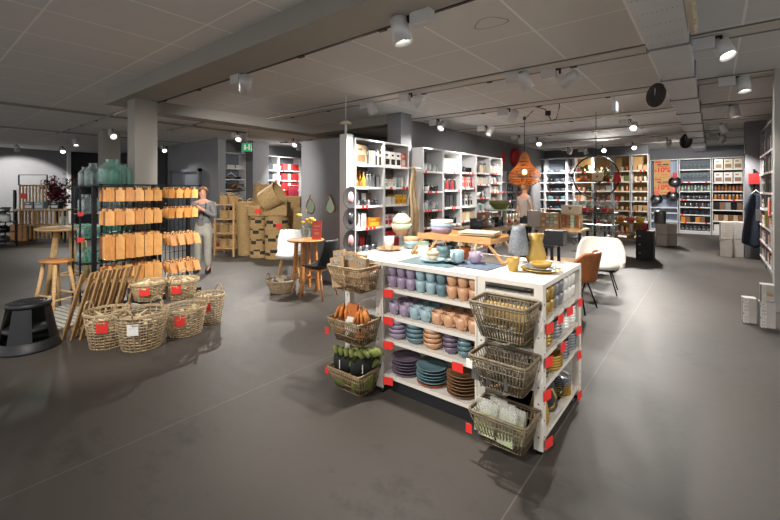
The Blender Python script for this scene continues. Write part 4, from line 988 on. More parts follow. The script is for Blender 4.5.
# tall shelf of boxed goods (two bays)
fm = Fr(-4.76, 4.97, PI/2)
mz = (.12, .5, .93, 1.32, 1.65, 2.05)
bay(fm, 0, .78, 2.5, .4, mz, 'tall white shelving bay beside the display wall post, books on top', 'tall shelves of boxed goods', back=mat('shelf back warm', (98, 84, 76), .8), tagp=.35, seed=2)
bay(fm, .79, .78, 2.5, .4, mz, 'tall white shelving bay with white and coral boxes on top', 'tall shelves of boxed goods', back=mat('shelf back warm', (98, 84, 76), .8), tagp=.4, seed=3)
W1 = '%s shelf down, bay beside display wall'; W2 = '%s shelf down, bay beside grey column'
def wf(n, W): return W % ORD[n]
GM = 'goods on the tall shelves'
fill(fm, 0, .78, 2.05, wf(0, W1), GM, [(gbox, 'beige', 1, .28, .27, .34, .2, 'brown'), (gbook, 'teal', 1, .06, .05, .3, .2), (gbook, ('white', 'cream'), 4, .045, .04, .26, .2), (gbook, 'navy', 1, .05, .045, .3, .2), (gbook, ('white', 'brown', 'dark grey'), 3, .04, .035, .27, .2)])
fill(fm, 0, .78, 1.65, wf(1, W1), GM, [(gjar, ('rust', 'gold', 'rust'), 3, .09, .042, .12, 'gold'), (gbottle, 'amber glass' if False else 'yellow', 1, .08, .038, .26), (gjar, 'silver', 3, .09, .04, .24), (gbox, 'silver', 1, .1, .09, .2, .1)])
fill(fm, 0, .78, 1.65, 'rear row, '+wf(1, W1), GM, [(gjar, ('gold', 'orange', 'brown'), 4, .1, .045, .3, 'gold'), (gjar, 'silver', 3, .1, .045, .3)], y=.27)
fill(fm, 0, .78, 1.32, wf(2, W1), GM, [(gcup, ('dark grey', 'silver', 'black'), 7, .085, .04, .1)])
fill(fm, 0, .78, 1.32, 'rear row, '+wf(2, W1), GM, [(gbox, ('white', 'brown', 'dark grey'), 5, .13, .12, .22, .05)], y=.3)
fill(fm, 0, .78, .93, wf(3, W1), GM, [(gbox, 'white', 2, .13, .12, .26, .15, 'pink'), (gbox, 'orange', 1, .34, .33, .17, .2, 'yellow')])
fill(fm, 0, .78, .5, wf(4, W1), GM, [(gcup, ('silver', 'dark grey'), 8, .08, .038, .1)])
fill(fm, 0, .78, .5, 'rear row, '+wf(4, W1), GM, [(gbox, ('red', 'dark grey'), 4, .15, .14, .24, .05)], y=.3)
fill(fm, 0, .78, .12, wf(5, W1), GM, [(gbox, ('red', 'silver', 'dark grey'), 5, .13, .12, .22, .2)])
fill(fm, .79, .78, 2.05, wf(0, W2), GM, [(gbox, 'white', 3, .17, .16, .28, .2, 'black'), (gbox, 'coral', 1, .17, .16, .28, .2, 'white')])
fill(fm, .79, .78, 1.65, wf(1, W2), GM, [(gbox, ('white', 'cream'), 3, .11, .1, .16, .15, 'pale blue'), (gcup, ('white', 'pale blue'), 3, .09, .042, .2)])
fill(fm, .79, .78, 1.32, wf(2, W2), GM, [(gbox, 'white', 3, .1, .09, .15, .2), (gbox, 'yellow', 3, .12, .115, .19, .2, 'orange')])
fill(fm, .79, .78, .93, wf(3, W2), GM, [(gbox, ('white', 'pink'), 4, .11, .1, .2, .2, 'red'), (gbox, ('purple', 'white'), 2, .12, .11, .25, .15)])
fill(fm, .79, .78, .5, wf(4, W2), GM, [(gbox, 'red', 3, .14, .13, .32, .2), (gbox, 'white', 2, .12, .11, .26, .2)])
fill(fm, .79, .78, .12, wf(5, W2), GM, [(gbox, ('dark grey', 'red', 'white'), 5, .13, .12, .24, .2)])
obj_red = one('fabric_panel', mb(cm('red', .8)).box(-.004, .004, -.02, .3, .2, .9), 'dark red cloth banner beside the tall shelf bay', 'cloth', (-4.79, 6.53, .1)) if False else None
# round trays hanging on the shelf post
for i, (z, c) in enumerate(((1.47, 'pink'), (1.12, 'dark grey'), (.74, 'pink'))):
    t = thing('round_tray', ('topmost round tray with pink picture on the shelf post', 'dark round tray on the shelf post, between two pink ones', 'lowest round pink tray on the shelf post')[i], 'tray', (-4.775, 4.88, z))
    o = obj('tray_disc', mb(mat('tray black', (48, 46, 48), .7)).lathe([(0, 0), (.18, 0), (.19, .012), (.18, .014), (.17, .005), (0, .005)], 32), t); o.rotation_euler = (0, PI/2, 0)
    b = mb(cm(c, .5)).lathe([(0, .007), (.1, .007), (.1, .009), (0, .009)], 20, (0, .0, 0), 1, .7)
    o = obj('picture', b, t); o.rotation_euler = (0, PI/2, 0)
# cloth bags on the shelf end
b = mb(mat('beige cloth', (206, 180, 142), .85, noise=.15, scale=12))
b.grid(lambda u, v: (.03*math.sin(u*14)+.02*math.cos(v*9), -.16+.32*(u-.0)*(.35+.65*v)+.06*(1-v), 2.05-1.35*v-.06*math.sin(u*10)), 22, 16)
t = thing('cloth_apron', 'beige cloth aprons hanging at the end of the tall shelf', 'apron', (-4.7, 6.62, 0))
o = obj('fabric', b, t); o.modifiers.new('s', 'SOLIDIFY').thickness = .012
obj('hanging_rod', mb(WHITE2).tube([(-.06, -.1, 2.04), (.05, -.1, 2.04), (.05, .2, 2.04)], .012), t)
# white shelf wall, five bays
fw = Fr(-4.70, 6.96, PI/2)
WN = ('first white wall bay', 'second white wall bay', 'middle white wall bay', 'fourth white wall bay', 'last white wall bay')
wz = ((.12, .45, .8, 1.17, 1.57, 2.0), (.12, .45, .8, 1.2, 1.6, 2.02), (.12, .5, .85, 1.2, 1.65, 2.03), (.12, .45, .75, 1.05, 1.4, 1.75, 2.05), (.12, .42, .72, 1.0, 1.28, 1.55, 1.8, 2.07))
GW = 'goods on the white shelf wall'
WBACK = mat('shelf back pale', (104, 104, 110), .8)
for k in range(5):
    bay(fw, k*.81, .8, 2.5, .45, wz[k], 'white metal shelving, '+WN[k], 'white shelf wall bays', back=WBACK, tagp=.25+.12*k, seed=20+k)
    t = obj('upper_rail', mb(WHITE2).box(-.0, .74, .02, .04, 0, .03), None) if False else None
pal = {0: [(gcup, ('white', 'pale blue'), 8, .08, .036, .12), (gpan, ('dark grey', 'white', 'black'), 4, .15, .06, .08), (gcup, ('pale blue', 'silver', 'white'), 7, .09, .04, .12), (gbottle, ('black', 'dark grey', 'brown'), 6, .12, .05, .32), (gpot, ('silver', 'black'), 3, .22, .1, .14), (gpot, ('dark grey', 'silver'), 3, .22, .1, .16)],
       1: [(gbox, 'white', 1, .6, .58, .3, .2), (gjar, ('red', 'dark grey'), 6, .1, .045, .2), (gbox, ('silver', 'dark grey'), 4, .15, .14, .28, .1), (gpan, 'black', 3, .2, .09, .1), (gbottle, ('dark grey', 'rust'), 4, .14, .05, .28), (gpot, 'dark grey', 3, .22, .1, .16)],
       2: [(gcup, 'black', 5, .12, .045, .1), (gbox, ('pink', 'white', 'coral'), 6, .11, .09, .28, .1, 'red'), (gbox, ('white', 'silver'), 5, .13, .12, .24, .1, 'dark grey'), (gbox, ('beige', 'cream'), 3, .2, .18, .2, .2), (gjar, ('beige', 'silver'), 5, .13, .05, .2), (gbowl, ('beige', 'olive'), 3, .22, .1, .1)],
       3: [(gjar, ('beige', 'glass', 'cream'), 4, .16, .07, .26, 'silver'), (gbox, ('white', 'cream'), 5, .13, .12, .16, .2), (gcup, ('silver', 'dark grey', 'white'), 7, .09, .038, .12), (gjar, ('teal', 'pale green', 'pale blue'), 6, .11, .045, .2, 'silver'), (gstack, ('white', 'pale blue'), 4, .17, .08, .14), (gbox, 'beige', 4, .17, .16, .18, .2), (gbox, 'kraft', 3, .22, .2, .16, .2)],
       4: [(gjar, ('cream', 'white'), 5, .13, .055, .26), (gjar, ('white', 'silver'), 6, .11, .048, .17), (gbox, ('white', 'cream', 'pale blue'), 6, .11, .1, .15, .15), (gbottle, ('peach', 'beige', 'pale blue'), 7, .095, .04, .17), (gcup, ('silver', 'pale blue'), 8, .08, .035, .12), (gjar, ('yellow', 'pale green', 'orange'), 7, .1, .042, .19, 'silver'), (gjar, ('yellow', 'beige'), 7, .1, .042, .19), (gstack, 'white', 4, .17, .08, .13)]}
for k in range(5):
    zz = sorted(wz[k], reverse=True)
    for j, z in enumerate(zz):
        sp = pal[k][min(j, len(pal[k])-1)]
        zn = zz[j-1] if j else 2.45; hh = zn-z-.06; q = list(sp); it = {'gbox': 5, 'gbook': 5}.get(sp[0].__name__, 5); q[it] = max(sp[it], min(hh*.72, sp[it]*1.7)) if sp[0] not in (gpan, gcup) else min(hh*.6, sp[it]*1.35)
        fill(fw, k*.81, .8, z, '%s shelf down, %s' % (ORD[j], WN[k]), GW, [tuple(q)])
        if sp[0] is not gbox or j: q[it] = min(hh*.9, q[it]*1.25); fill(fw, k*.81, .8, z, 'rear row, %s shelf down, %s' % (ORD[j], WN[k]), GW, [tuple(q)], y=.32)
f6 = Fr(-5.02, 11.3, PI/2)
for k in range(3):
    bay(f6, k*.82, .8, 2.2, .3, (.12, .42, .72, 1.0, 1.28, 1.55, 1.85), 'low grey shelving beyond the white wall, %s bay' % ORD[k], 'shelving beyond the white wall', m=mat('grey shelf metal', (150, 152, 156), .5), back=BLACKP, tagp=.6, seed=90+k)
    for j, z in enumerate((1.85, 1.55, 1.28, 1.0, .72, .42, .12)):
        fill(f6, k*.82, .8, z, '%s shelf down, %s bay beyond white wall' % (ORD[j], ORD[k]), 'goods beyond the white wall', [((gbottle, gjar, gcup)[(j+k) % 3], ('dark grey', 'silver', 'black', 'teal'), 7, .1, .042, .18)])
# rear units facing the shop
fb = Fr(ony(527, 16.25), 16.25, 0)
def rb(u): return ony(u, 16.25)-fb.x
bounds = [0, rb(545), rb(560)+.25, rb(574), rb(593), rb(612), rb(631), rb(649)]
BN = ('cookware bay behind pendant', 'second cookware bay', 'narrow dark goods bay', 'oak bay before plant ring', 'oak bay behind plant ring', 'oak bay after plant ring', 'oak bay beside posters')
rz_ = (.12, .5, .87, 1.22, 1.56, 1.9, 2.28)
GB2 = 'goods on the rear shelves'
BB = mat('shelf back blue grey', (110, 118, 132), .8); BWARM = mat('shelf back oak', (176, 140, 86), .7)
for k in range(7):
    w_ = bounds[k+1]-bounds[k]-.02
    print('bay', k, round(w_, 2))
    bay(fb, bounds[k], w_, 2.84, .45, rz_, 'rear wall shelving, '+BN[k], 'rear wall bays', back=BB if k < 3 else BWARM, tagp=.15, seed=40+k)
    for j, z in enumerate(sorted(rz_, reverse=True)):
        where = '%s shelf down, %s' % (ORD[j], BN[k]); n = max(2, int(w_/.26))
        if k < 2: sp = [(gpot if j % 2 else gpan, ('black', 'navy', 'dark grey') if j % 3 else ('teal', 'dark grey'), n, .24, .10, .17 if j % 2 else .1)]
        elif k == 2: sp = [(gbox, ('dark grey', 'black'), n, .22, .2, .22, .2, 'silver')]
        else: sp = [((gstack, gcup, gbox, gjar)[(j+k) % 4], (('cream', 'beige', 'white'), ('orange', 'cream'), ('kraft', 'beige'), ('coral', 'cream', 'green'))[(j*2+k) % 4], n+1, .2, *(((.085, .14), (.06, .14), (.17, .2, .2), (.06, .2))[(j+k) % 4]))]
        fill(fb, bounds[k], w_, z, where, GB2, sp)
# poster bay, glassware bay, boxed bay on the rear wall
fr_ = Fr(ony(650, 18.3), 18.3, 0)
def rc(u): return ony(u, 18.3)-fr_.x
b0, b1, b2 = rc(679), rc(712), rc(745)
bay(fr_, 0, b0-.02, 2.75, .45, (.12, .42, .75, .95), 'rear wall bay with blue board and hanging pans', 'rear wall bays', back=mat('shelf back light blue', (176, 190, 214), .7), tagp=.1, seed=61)
bay(fr_, b0, b1-b0-.02, 2.75, .45, (.12, .42, .7, .98, 1.25, 1.56, 1.9, 2.35), 'rear wall bay of drinking glasses', 'rear wall bays', back=mat('shelf back slate', (104, 110, 122), .7), tagp=.2, seed=62)
bay(fr_, b1, b2-b1-.02, 2.75, .45, (.12, .5, .9, 1.26, 1.56, 1.86, 2.33), 'rear wall bay of boxed ornaments beside the grey column', 'rear wall bays', back=mat('shelf back dark', (50, 49, 52), .7), tagp=.1, seed=63)
GG2 = 'goods in the far rear bays'
for j, (z, sp) in enumerate(((2.35, (gcup, 'glass', 7, .16, .07, .2)), (1.9, (ggoblet, 'glass', 8, .16, .07, .3)), (1.56, (gbottle, ('pale green', 'silver'), 9, .12, .05, .22)), (1.25, (gcup, ('silver', 'dark grey'), 10, .12, .05, .16)), (.98, (gcup, ('dark grey', 'silver'), 10, .12, .05, .15)),
                             (.7, (gcup, ('black', 'navy'), 10, .12, .05, .15)), (.42, (gbox, ('orange', 'brown', 'black'), 6, .2, .18, .2, .2)), (.12, (gbox, ('black', 'dark grey'), 7, .18, .16, .2, .2, 'silver')))):
    fill(fr_, b0, b1-b0-.02, z, '%s shelf down, rear glassware bay' % ORD[j], GG2, [sp])
for j, (z, sp) in enumerate(((2.33, (gbox, 'cream', 3, .42, .38, .36, .25, 'brown')), (1.86, (gbox, 'white', 3, .42, .38, .36, .25, 'brown')), (1.56, (gjar, ('brown', 'rust'), 8, .15, .06, .2, 'gold')), (1.26, (gjar, ('orange', 'brown'), 8, .15, .06, .18, 'white')), (.9, (gbox, ('black', 'brown', 'silver'), 5, .24, .22, .26, .2)),
                             (.5, (gbox, ('beige', 'brown'), 6, .2, .18, .22, .2)), (.12, (gbox, ('white', 'silver'), 5, .25, .24, .26, .2)))):
    fill(fr_, b1, b2-b1-.02, z, '%s shelf down, rear boxed goods bay' % ORD[j], GG2, [sp])
# kraft posters
KP = mat('kraft poster', (192, 150, 98), .8); RI = mat('red ink', (206, 52, 36), .7); BI = mat('black ink', (50, 44, 40), .7)
for i, z in enumerate((2.08, 1.42)):
    x = ony(662, 18.24)
    t = thing('sale_poster', ('upper kraft poster with red percent sign in the blue bay', 'lower kraft poster with red percent sign in the blue bay')[i], 'poster', (x, 18.27, z))
    obj('paper', mb(KP).box(-.26, .26, 0, .006, 0, .65), t)
    text('offer_text', '-10%', .25, RI, t, (0, -.004, .27), (PI/2, 0, 0))
    obj('small_print', mb(BI).box(-.16, -.02, -.003, 0, .46, .50).box(.02, .2, -.003, 0, .46, .50).use(RI).box(-.22, -.02, -.003, 0, .55, .60).box(-.12, .2, -.003, 0, .40, .43).box(-.02, .2, -.003, 0, .08, .10), t)
for i, (u, v) in enumerate(((675, 182), (657, 199), (673, 196))):
    x = ony(u, 18.3); d = x*F2[0]+18.3*F2[1]; z = EYE-(v-HOR)*d/FPX
    t = thing('frying_pan', ('black pan with red sleeve near the upper kraft poster', 'black pan with red sleeve below the kraft posters', 'large black pan with pale red sleeve beside the lower poster')[i], 'pan', (x, 18.26, z))
    o = obj('pan_disc', mb(cm('black')).lathe([(0, 0), (.17, 0), (.2, -.05), (.19, -.05), (.16, -.01), (0, -.01)], 24), t); o.rotation_euler = (-PI/2, 0, 0); o.location = (0, -.0, 0)
    o = obj('label', mb(cm('silver')).lathe([(0, -.03), (.11, -.03), (.11, -.025), (0, -.025)], 20), t); o.rotation_euler = (-PI/2, 0, 0)
    obj('sleeve', mb(cm('coral' if i else 'red')).box(-.07, .07, -.05, -.01, .14, .34), t)
# left rear shelves facing the aisle
fl_ = Fr(-12.0, 6.6, PI/2)
LBN = ('rear bay of clothes hangers under the exit sign', 'rear bay of white goods by the red ones', 'rear bay of red goods')
lz = (.12, .5, .9, 1.3, 1.62, 1.95, 2.3)
for k, (a, w_) in enumerate(((0, .74), (1.4, .62), (2.04, .95))):
    bay(fl_, a, w_, 2.8, .4, lz, 'white shelving, '+LBN[k], 'rear left shelving bays', back=BB, tagp=.1, seed=70+k)
bay(fl_, 3.01, .6, 2.8, .4, lz, 'white shelving, narrow last bay beside the display wall', 'rear left shelving bays', back=BB, tagp=.1, seed=75)
for j, z in enumerate(sorted(lz, reverse=True)):
    fill(fl_, 0, .74, z, '%s shelf down, hanger bay' % ORD[j], 'goods on the rear left shelves', [((gbowl, 'dark grey', 2, .28, .12, .08) if j == 1 else (gbox, ('white', 'black', 'silver')[j % 3], 2, .28, .26, .1+.04*(j % 3), .3))])
    fill(fl_, 1.4, .62, z, '%s shelf down, bay of white goods' % ORD[j], 'goods on the rear left shelves', [(gbox, ('white', 'navy', 'white', 'black'), 3, .19, .16, .2, .2)])
    fill(fl_, 2.04, .95, z, '%s shelf down, bay of red goods' % ORD[j], 'goods on the rear left shelves', [(gcup, 'white', 1, .12, .06, .16), (gbox, ('red', 'red', 'cream', 'red'), 6, .12, .11, .24, .2)])
    fill(fl_, 3.01, .6, z, '%s shelf down, narrow last bay' % ORD[j], 'goods on the rear left shelves', [(gpan, ('black', 'silver'), 2, .24, .09, .12)])
for i, (y, z) in enumerate(((6.8, 2.02), (6.95, 1.66), (7.1, 1.6), (6.85, 1.36), (7.08, 1.3))):
    t = thing('clothes_hanger', 'clothes hanger, %s one counted down in the bay under the exit sign' % ORD[i], 'hanger', (-11.97, y, z), 0, 'hangers in the rear bay')
    obj('frame', mb(WHITE2 if i != 1 else cm('orange')).tube([(0, -.2, 0), (0, 0, .13), (0, .2, 0)], .022, 6, True), t)
    obj('hook', mb(cm('silver')).tube([(0, 0, .13), (0, 0, .2), (0, .03, .23)], .006, 5), t)
b = mb(cm('red', .8)); b.grid(lambda u, v: (.04*math.sin(u*16), .5*u, 1.7-1.6*v), 18, 8)
t = thing('red_cloth', 'dark red cloth hanging at the end of the red goods bay', 'cloth', (-11.9, 8.95, 0)); o = obj('fabric', mb(mat('crimson cloth', (128, 22, 44), .9)).grid(lambda u, v: (.04*math.sin(u*16), .45*u, 1.75-1.6*v), 18, 8), t); o.modifiers.new('s', 'SOLIDIFY').thickness = .01
obj('hanging_rod', mb(WHITE2).tube([(0, 0, 1.76), (0, .45, 1.76)], .012), t)
# ---------------- right hand wall shelf ----------------
frr = Fr(.85, 12.35, -PI/2)
RZ = (.15, .5, .85, 1.2, 1.55, 1.95, 2.35)
for k in range(4):
    bay(frr, k*1.15, 1.14, 2.9, .4, RZ, 'dark backed shelving along the side wall, %s bay from the column' % ORD[k], 'side wall bays', m=mat('pale shelf edge', (150, 148, 150), .5), back=mat('near black panel', (36, 34, 36), .7), tagp=.1, seed=80+k)
    for j, z in enumerate(sorted(RZ, reverse=True)):
        cl = (('silver', 'navy', 'white'), ('beige', 'white', 'black'), ('dark grey', 'green'), ('green', 'coral', 'black'), ('red', 'white', 'yellow', 'green'), ('white', 'coral', 'teal', 'black'), ('cream', 'red', 'purple'))[j]
        fill(frr, k*1.15, 1.14, z, '%s shelf down, %s side wall bay' % (ORD[j], ORD[k]), 'goods on the side wall', [((gbook, cl, 6, .1, .06, .3, .2) if j < 3 else (gbox, cl, 5, .18, .15, .2, .2, 'white'))])
struct('column_edge', mb(mat('pale post', (168, 166, 162), .7)).box(.64, .80, 7.28, 7.5, 0, CEIL))
for i, (y, z, c, rx) in enumerate(((9.6, 1.30, 'coral', .5), (10.2, 1.1, 'olive', .3), (8.9, .95, 'green', .4), (8.6, .75, 'pink', .3), (9.2, .8, 'cream', .2), (8.3, .62, 'yellow', .3))):
    t = thing('hanging_packet', '%s packet hanging before the side wall shelves' % c, 'packet', (.80, y, z), -PI/2, 'packets on the side wall')
    obj('pouch', mb(cm(c, .6)).box(-.1, .1, -.03, .0, -.15, .12), t); obj('header', mb(cm('white', .6)).box(-.1, .1, -.032, -.0, .12, .17), t)
# red box and apron on the grey column
t = thing('apron_hook', 'small red box label with black hook on the grey column', 'hook', (.76, 12.49, 1.86))
obj('box', mb(cm('red')).box(-.1, .1, -.05, 0, -.12, .12), t); obj('bracket', mb(BLACK).box(-.02, .02, -.03, 0, -.3, .22), t)
t = thing('work_apron', 'navy work apron with grey pocket hanging on the grey column', 'apron', (.80, 12.44, 0))
AP = mat('navy apron cloth', (34, 44, 60), .9, noise=.15, scale=20)
def apf(u, v):
    w_ = .1+.14*min(1, v*3) if v < .34 else .24-.03*math.sin(v*5)
    return ((u*2-1)*w_*.8-.04, -.03*math.sin(u*9+2*v)-.03, 1.52-1.15*v-.1*(1-abs(u*2-1))*(v > .9))
o = obj('apron_cloth', mb(AP).grid(apf, 17, 20), t); o.modifiers.new('s', 'SOLIDIFY').thickness = .02
obj('pocket', mb(mat('grey pocket', (118, 112, 108), .9)).box(-.02, .14, -.1, -.07, .9, 1.16), t)
obj('neck_strap', mb(TAGW).tube([(-.1, -.03, 1.5), (-.02, -.03, 1.6), (.08, -.03, 1.5)], .012), t)
# cartons on the floor, right
CART = mat('printed white carton', (198, 192, 186), .6, noise=.06, scale=8); CINK = mat('pale carton ink', (226, 222, 216), .6)
def carton(label, x, y, z, w_, d, h, rz, writing=None, group='white cartons on the floor', cat='box'):
    t = thing('carton', label, cat, (x, y, z), rz, group)
    obj('carton_body', mb(CART).box(-w_/2, w_/2, -d/2, d/2, 0, h), t)
    obj('flap_seam', mb(mat('carton tape', (214, 210, 204), .5)).box(-w_/2-.001, w_/2+.001, -.02, .02, h-.002, h+.001), t)
    obj('side_band', mb(mat('carton grey print', (120, 118, 118), .6)).box(-w_/2-.001, -w_/2+.012, -d/2-.001, d/2, 0, h-.004).box(-w_/2, w_/2, -d/2-.001, -d/2, 0, .008), t)
    if writing: text('printed_word', writing, h*.24, CINK, t, (-w_*.24, -d/2-.002, h/2), (PI/2, -PI/2, 0))
    return t
p = gp(749, 323); carton('squat white carton with vertical writing, standing alone on the aisle side', p.x+.0, p.y+.05, 0, .125, .13, .30, .06, 'STRETTO')
p = gp(767, 328); carton('white carton with vertical writing under another carton', p.x, p.y+.05, 0, .135, .13, .30, .06, 'STRETTO')
carton('upper white carton with brown oval picture, on the stacked pair', p.x, p.y+.05, .302, .12, .12, .2, .04, 'STRETTO')
tt = [o for o in C.objects if o.get('label', '').startswith('upper white carton')][0]
obj('picture', mb(cm('beige')).lathe([(0, 0), (.032, 0), (.032, .002), (0, .002)], 20), tt, (.025, -.061, .1)).rotation_euler = (PI/2, 0, 0)
for i, (u, zz) in enumerate(((726, 0), (737, 0), (726, .42), (737, .42))):
    p = dp(u, 9.6); carton(('lower', 'lower', 'upper', 'upper')[i]+' pale carton, '+('aisle', 'column', 'aisle', 'column')[i]+' side of the four near the grey column', p.x, p.y+.1, zz, .235, .3, .415, .03*(i % 3-1), 'STRETTO' if i > 1 else None, 'four cartons near the column')
for i, (u, zz) in enumerate(((662, 0), (671, 0), (662, .32), (671, .32))):
    p = dp(u, 11.6); carton(('lower', 'lower', 'upper', 'upper')[i]+' white carton, '+('first', 'second', 'first', 'second')[i]+' from left beneath the steel stock pot', p.x, p.y, zz, .27, .3, .31, 0, None, 'cartons beneath the stock pot')
p = dp(660, 11.6)
t = thing('stock_pot', 'tall steel stock pot standing on white cartons', 'pot', (p.x, p.y, .632))
obj('pot_body', mb(cm('silver')).lathe([(0, 0), (.14, 0), (.15, .02), (.15, .33), (.16, .34), (0, .34)], 24), t); obj('lid', mb(cm('silver')).lathe([(0, .34), (.16, .34), (.15, .36), (.02, .38), (.02, .41), (0, .41)], 24), t)
obj('handle', mb(cm('silver')).tube([(.15, -.04, .26), (.2, 0, .27), (.15, .04, .26)], .01), t)
obj('handle', mb(cm('silver')).tube([(-.15, -.04, .26), (-.2, 0, .27), (-.15, .04, .26)], .01), t)
# ---------------- display tables in the middle ----------------
def dtable(label, x, y, w_, d, h, rz, top, legm=BLACK, low=None):
    t = thing('display_table', label, 'table', (x, y, 0), rz)
    obj('table_top', mb(top).box(-w_/2, w_/2, -d/2, d/2, h-.035, h), t)
    for sx in (-1, 1):
        for sy in (-1, 1): obj('leg', mb(legm).box(sx*(w_/2-.03)-.02, sx*(w_/2-.03)+.02, sy*(d/2-.03)-.02, sy*(d/2-.03)+.02, 0, h-.035), t)
    if low: obj('lower_shelf', mb(top).box(-w_/2+.02, w_/2-.02, -d/2+.02, d/2-.02, low-.03, low), t)
    return t
p = dp(562, 7.2); T1 = p
dtable('black legged oak display table carrying wooden grid boxes', T1.x, T1.y, .78, .6, .92, 0, PALEWOOD, low=.35)
for i, (dx, m1) in enumerate(((-.17, 'pale green'), (.18, 'brown'))):
    t = thing('compartment_box', ('pale wooden compartment box beside the cactus', 'wooden compartment box with brown cells on the display table')[i], 'box', (T1.x+dx, T1.y-.08, .921))
    obj('frame', mb(PALEWOOD).box(-.16, .16, -.1, .1, 0, .02).box(-.16, .16, -.1, .1, .25, .27).box(-.16, -.145, -.1, .1, 0, .27).box(.145, .16, -.1, .1, 0, .27), t)
    b = mb(cm('brown' if i else 'cream'))
    for a in range(4):
        for c in range(4):
            if a == 2: b.use(cm('pale green'))
            else: b.use(cm(('brown', 'rust')[(a+c) % 2] if i else ('cream', 'peach')[(a+c) % 2]))
            b.box(-.135+.07*a, -.135+.062+.07*a, -.09, .09, .025+.056*c, .075+.056*c)
    obj('contents', b, t)
t = thing('gift_box', 'cream gift box with brown heart shape on top of the grid box', 'box', (T1.x+.16, T1.y, 1.192), 0)
obj('box_body', mb(cm('cream', .6)).box(-.15, .15, -.1, .1, 0, .14), t)
obj('heart_shape', mb(cm('brown')).prism([(-.03, .1), (-.015, .115), (0, .1), (.015, .115), (.03, .1), (0, .05)], -.103, -.1), t)
carton('plain cream carton on the display table left of the grid boxes', T1.x-.45, T1.y-.05, .921, .25, .2, .3, 0, None, None)
p = dp(541, 6.3)
dtable('small black plinth table behind the mustard vase', p.x, p.y, .5, .4, .76, 0, BLACKP)
t = thing('potted_cactus', 'small green cactus in dark pot behind the mustard vase', 'plant', (p.x, p.y, .761))
obj('pot', mb(cm('dark grey')).lathe([(0, 0), (.05, 0), (.06, .08), (.05, .08), (0, .07)], 16), t)
b = mb(cm('green'))
for k in range(7):
    a = k*.9; b.tube([(0, 0, .07), (.03*math.cos(a), .03*math.sin(a), .14), (.08*math.cos(a), .08*math.sin(a), .17)], [.016, .014, .003], 6)
obj('leaves', b, t)
one('crate', mb(BLACKP).box(-.14, .14, -.12, .12, 0, .22), 'small black crate behind the mustard vase', 'crate', (p.x+.12, p.y+.0, .761)).location.x += .1
one('basket', mb(cm('rust')).lathe([(0, 0), (.06, 0), (.08, .1), (.07, .1), (0, .02)], 16), 'orange small bowl before the pale grid box', 'bowl', (p.x+.0, p.y-.14, .761))
p = dp(500, 6.6)
t = thing('cake_stand', 'glass cake stand carrying an olive bowl behind the bed tray', 'stand', (p.x, p.y, 1.0))
obj('plate', mb(cm('pale green')).lathe([(0, .26), (.24, .26), (.26, .28), (0, .275)], 28), t); obj('stem', mb(cm('silver')).tube([(0, 0, 0), (0, 0, .26)], .025), t)
obj('base', mb(cm('silver')).lathe([(0, 0), (.12, 0), (.1, .02), (0, .02)], 20), t)
one('bowl', mb(cm('olive')).lathe([(0, 0), (.1, 0), (.17, .08), (.18, .14), (.17, .14), (.1, .02), (0, .02)], 24), 'olive and gold bowl on the glass cake stand', 'bowl', (p.x, p.y, 1.286))
dtable('low dark display table behind the gondola, under the cake stand', p.x-.15, p.y, 1.6, .7, 1.0, math.radians(90), mat('worn wood top', (150, 124, 92), .6, noise=.2))
for i, (du_, c, r, h) in enumerate(((-45, 'dark grey', .1, .16), (-38, 'brown', .09, .22), (-30, 'silver', .11, .12), (-22, 'black', .13, .1), (-60, 'dark grey', .11, .14))):
    q = dp(500+du_, 6.4); one('saucepan', K(gpan, c, r, h), '%s pan, %s behind the bed tray' % (c, ORD[i]), 'pan', (p.x-.1, p.y-.3-.0+(-.35+.2*i), 1.001), i, 'pans behind the tray')
for i in range(5):
    t = thing('kraft_tag', 'kraft paper roll, %s on the dark table behind the gondola' % ORD[i], 'package', (p.x+.05, p.y+.1+.13*i, 1.001), 0, 'rolls on the dark table'); obj('roll', mb(cm('beige')).lathe([(0, 0), (.04, 0), (.04, .2), (0, .2)], 12), t); obj('band', mb(cm('red' if i % 2 else 'white')).lathe([(.0405, .05), (.0415, .05), (.0415, .1), (.0405, .1)], 12), t)
# glassware stand and plant ring
p = dp(595, 8.2); S = p
t = thing('glassware_stand', 'slim white and black stand full of wine glasses beneath the plant ring', 'stand', (S.x, S.y, 0))
for sx in (-.33, .0, .33): obj('post', mb(WHITE2 if sx else BLACK).box(sx-.02, sx+.02, -.02, .02, 0, 1.5 if sx else 1.42), t)
for z in (.35, .62, .9, 1.15): obj('shelf', mb(BLACK).box(-.4, .4, -.22, .22, z-.015, z), t)
obj('base', mb(BLACKP).box(-.4, .4, -.22, .22, 0, .04), t)
for zi, z in enumerate((.35, .62, .9, 1.15)):
    for i in range(7):
        for j in range(2):
            one('wine_glass', K(ggoblet, 'glass', .05, .22), 'stemmed glass, %s from left, %s row, %s tier up of the glassware stand' % (ORD[i], ('front', 'rear')[j], ORD[zi]), 'glass', (S.x-.36+.12*i, S.y-.13+.22*j, z+.001), 0, 'wine glasses on the stand')
for i in range(6):
    one('gift_tin', mb(cm(('black', 'red', 'rust')[i % 3])).box(-.05, .05, -.05, .05, 0, .08), '%s tin, %s from left between the stemmed glasses' % (('black', 'red', 'rust')[i % 3], ORD[i]), 'tin', (S.x-.3+.12*i, S.y-.02, 1.151), 0, 'tins on the glassware stand')
p = dp(596, 8.2); zc = EYE+(HOR-177)*8.2/FPX
t = thing('plant_ring', 'large black metal ring with shelf, hung from the ceiling with pots', 'hanging planter', (p.x, p.y, zc), math.radians(25))
obj('ring', mb(BLACK).tube([(.43*math.cos(a), 0, .43*math.sin(a)) for a in [2*PI*i/48 for i in range(48)]], .014, 8, True), t)
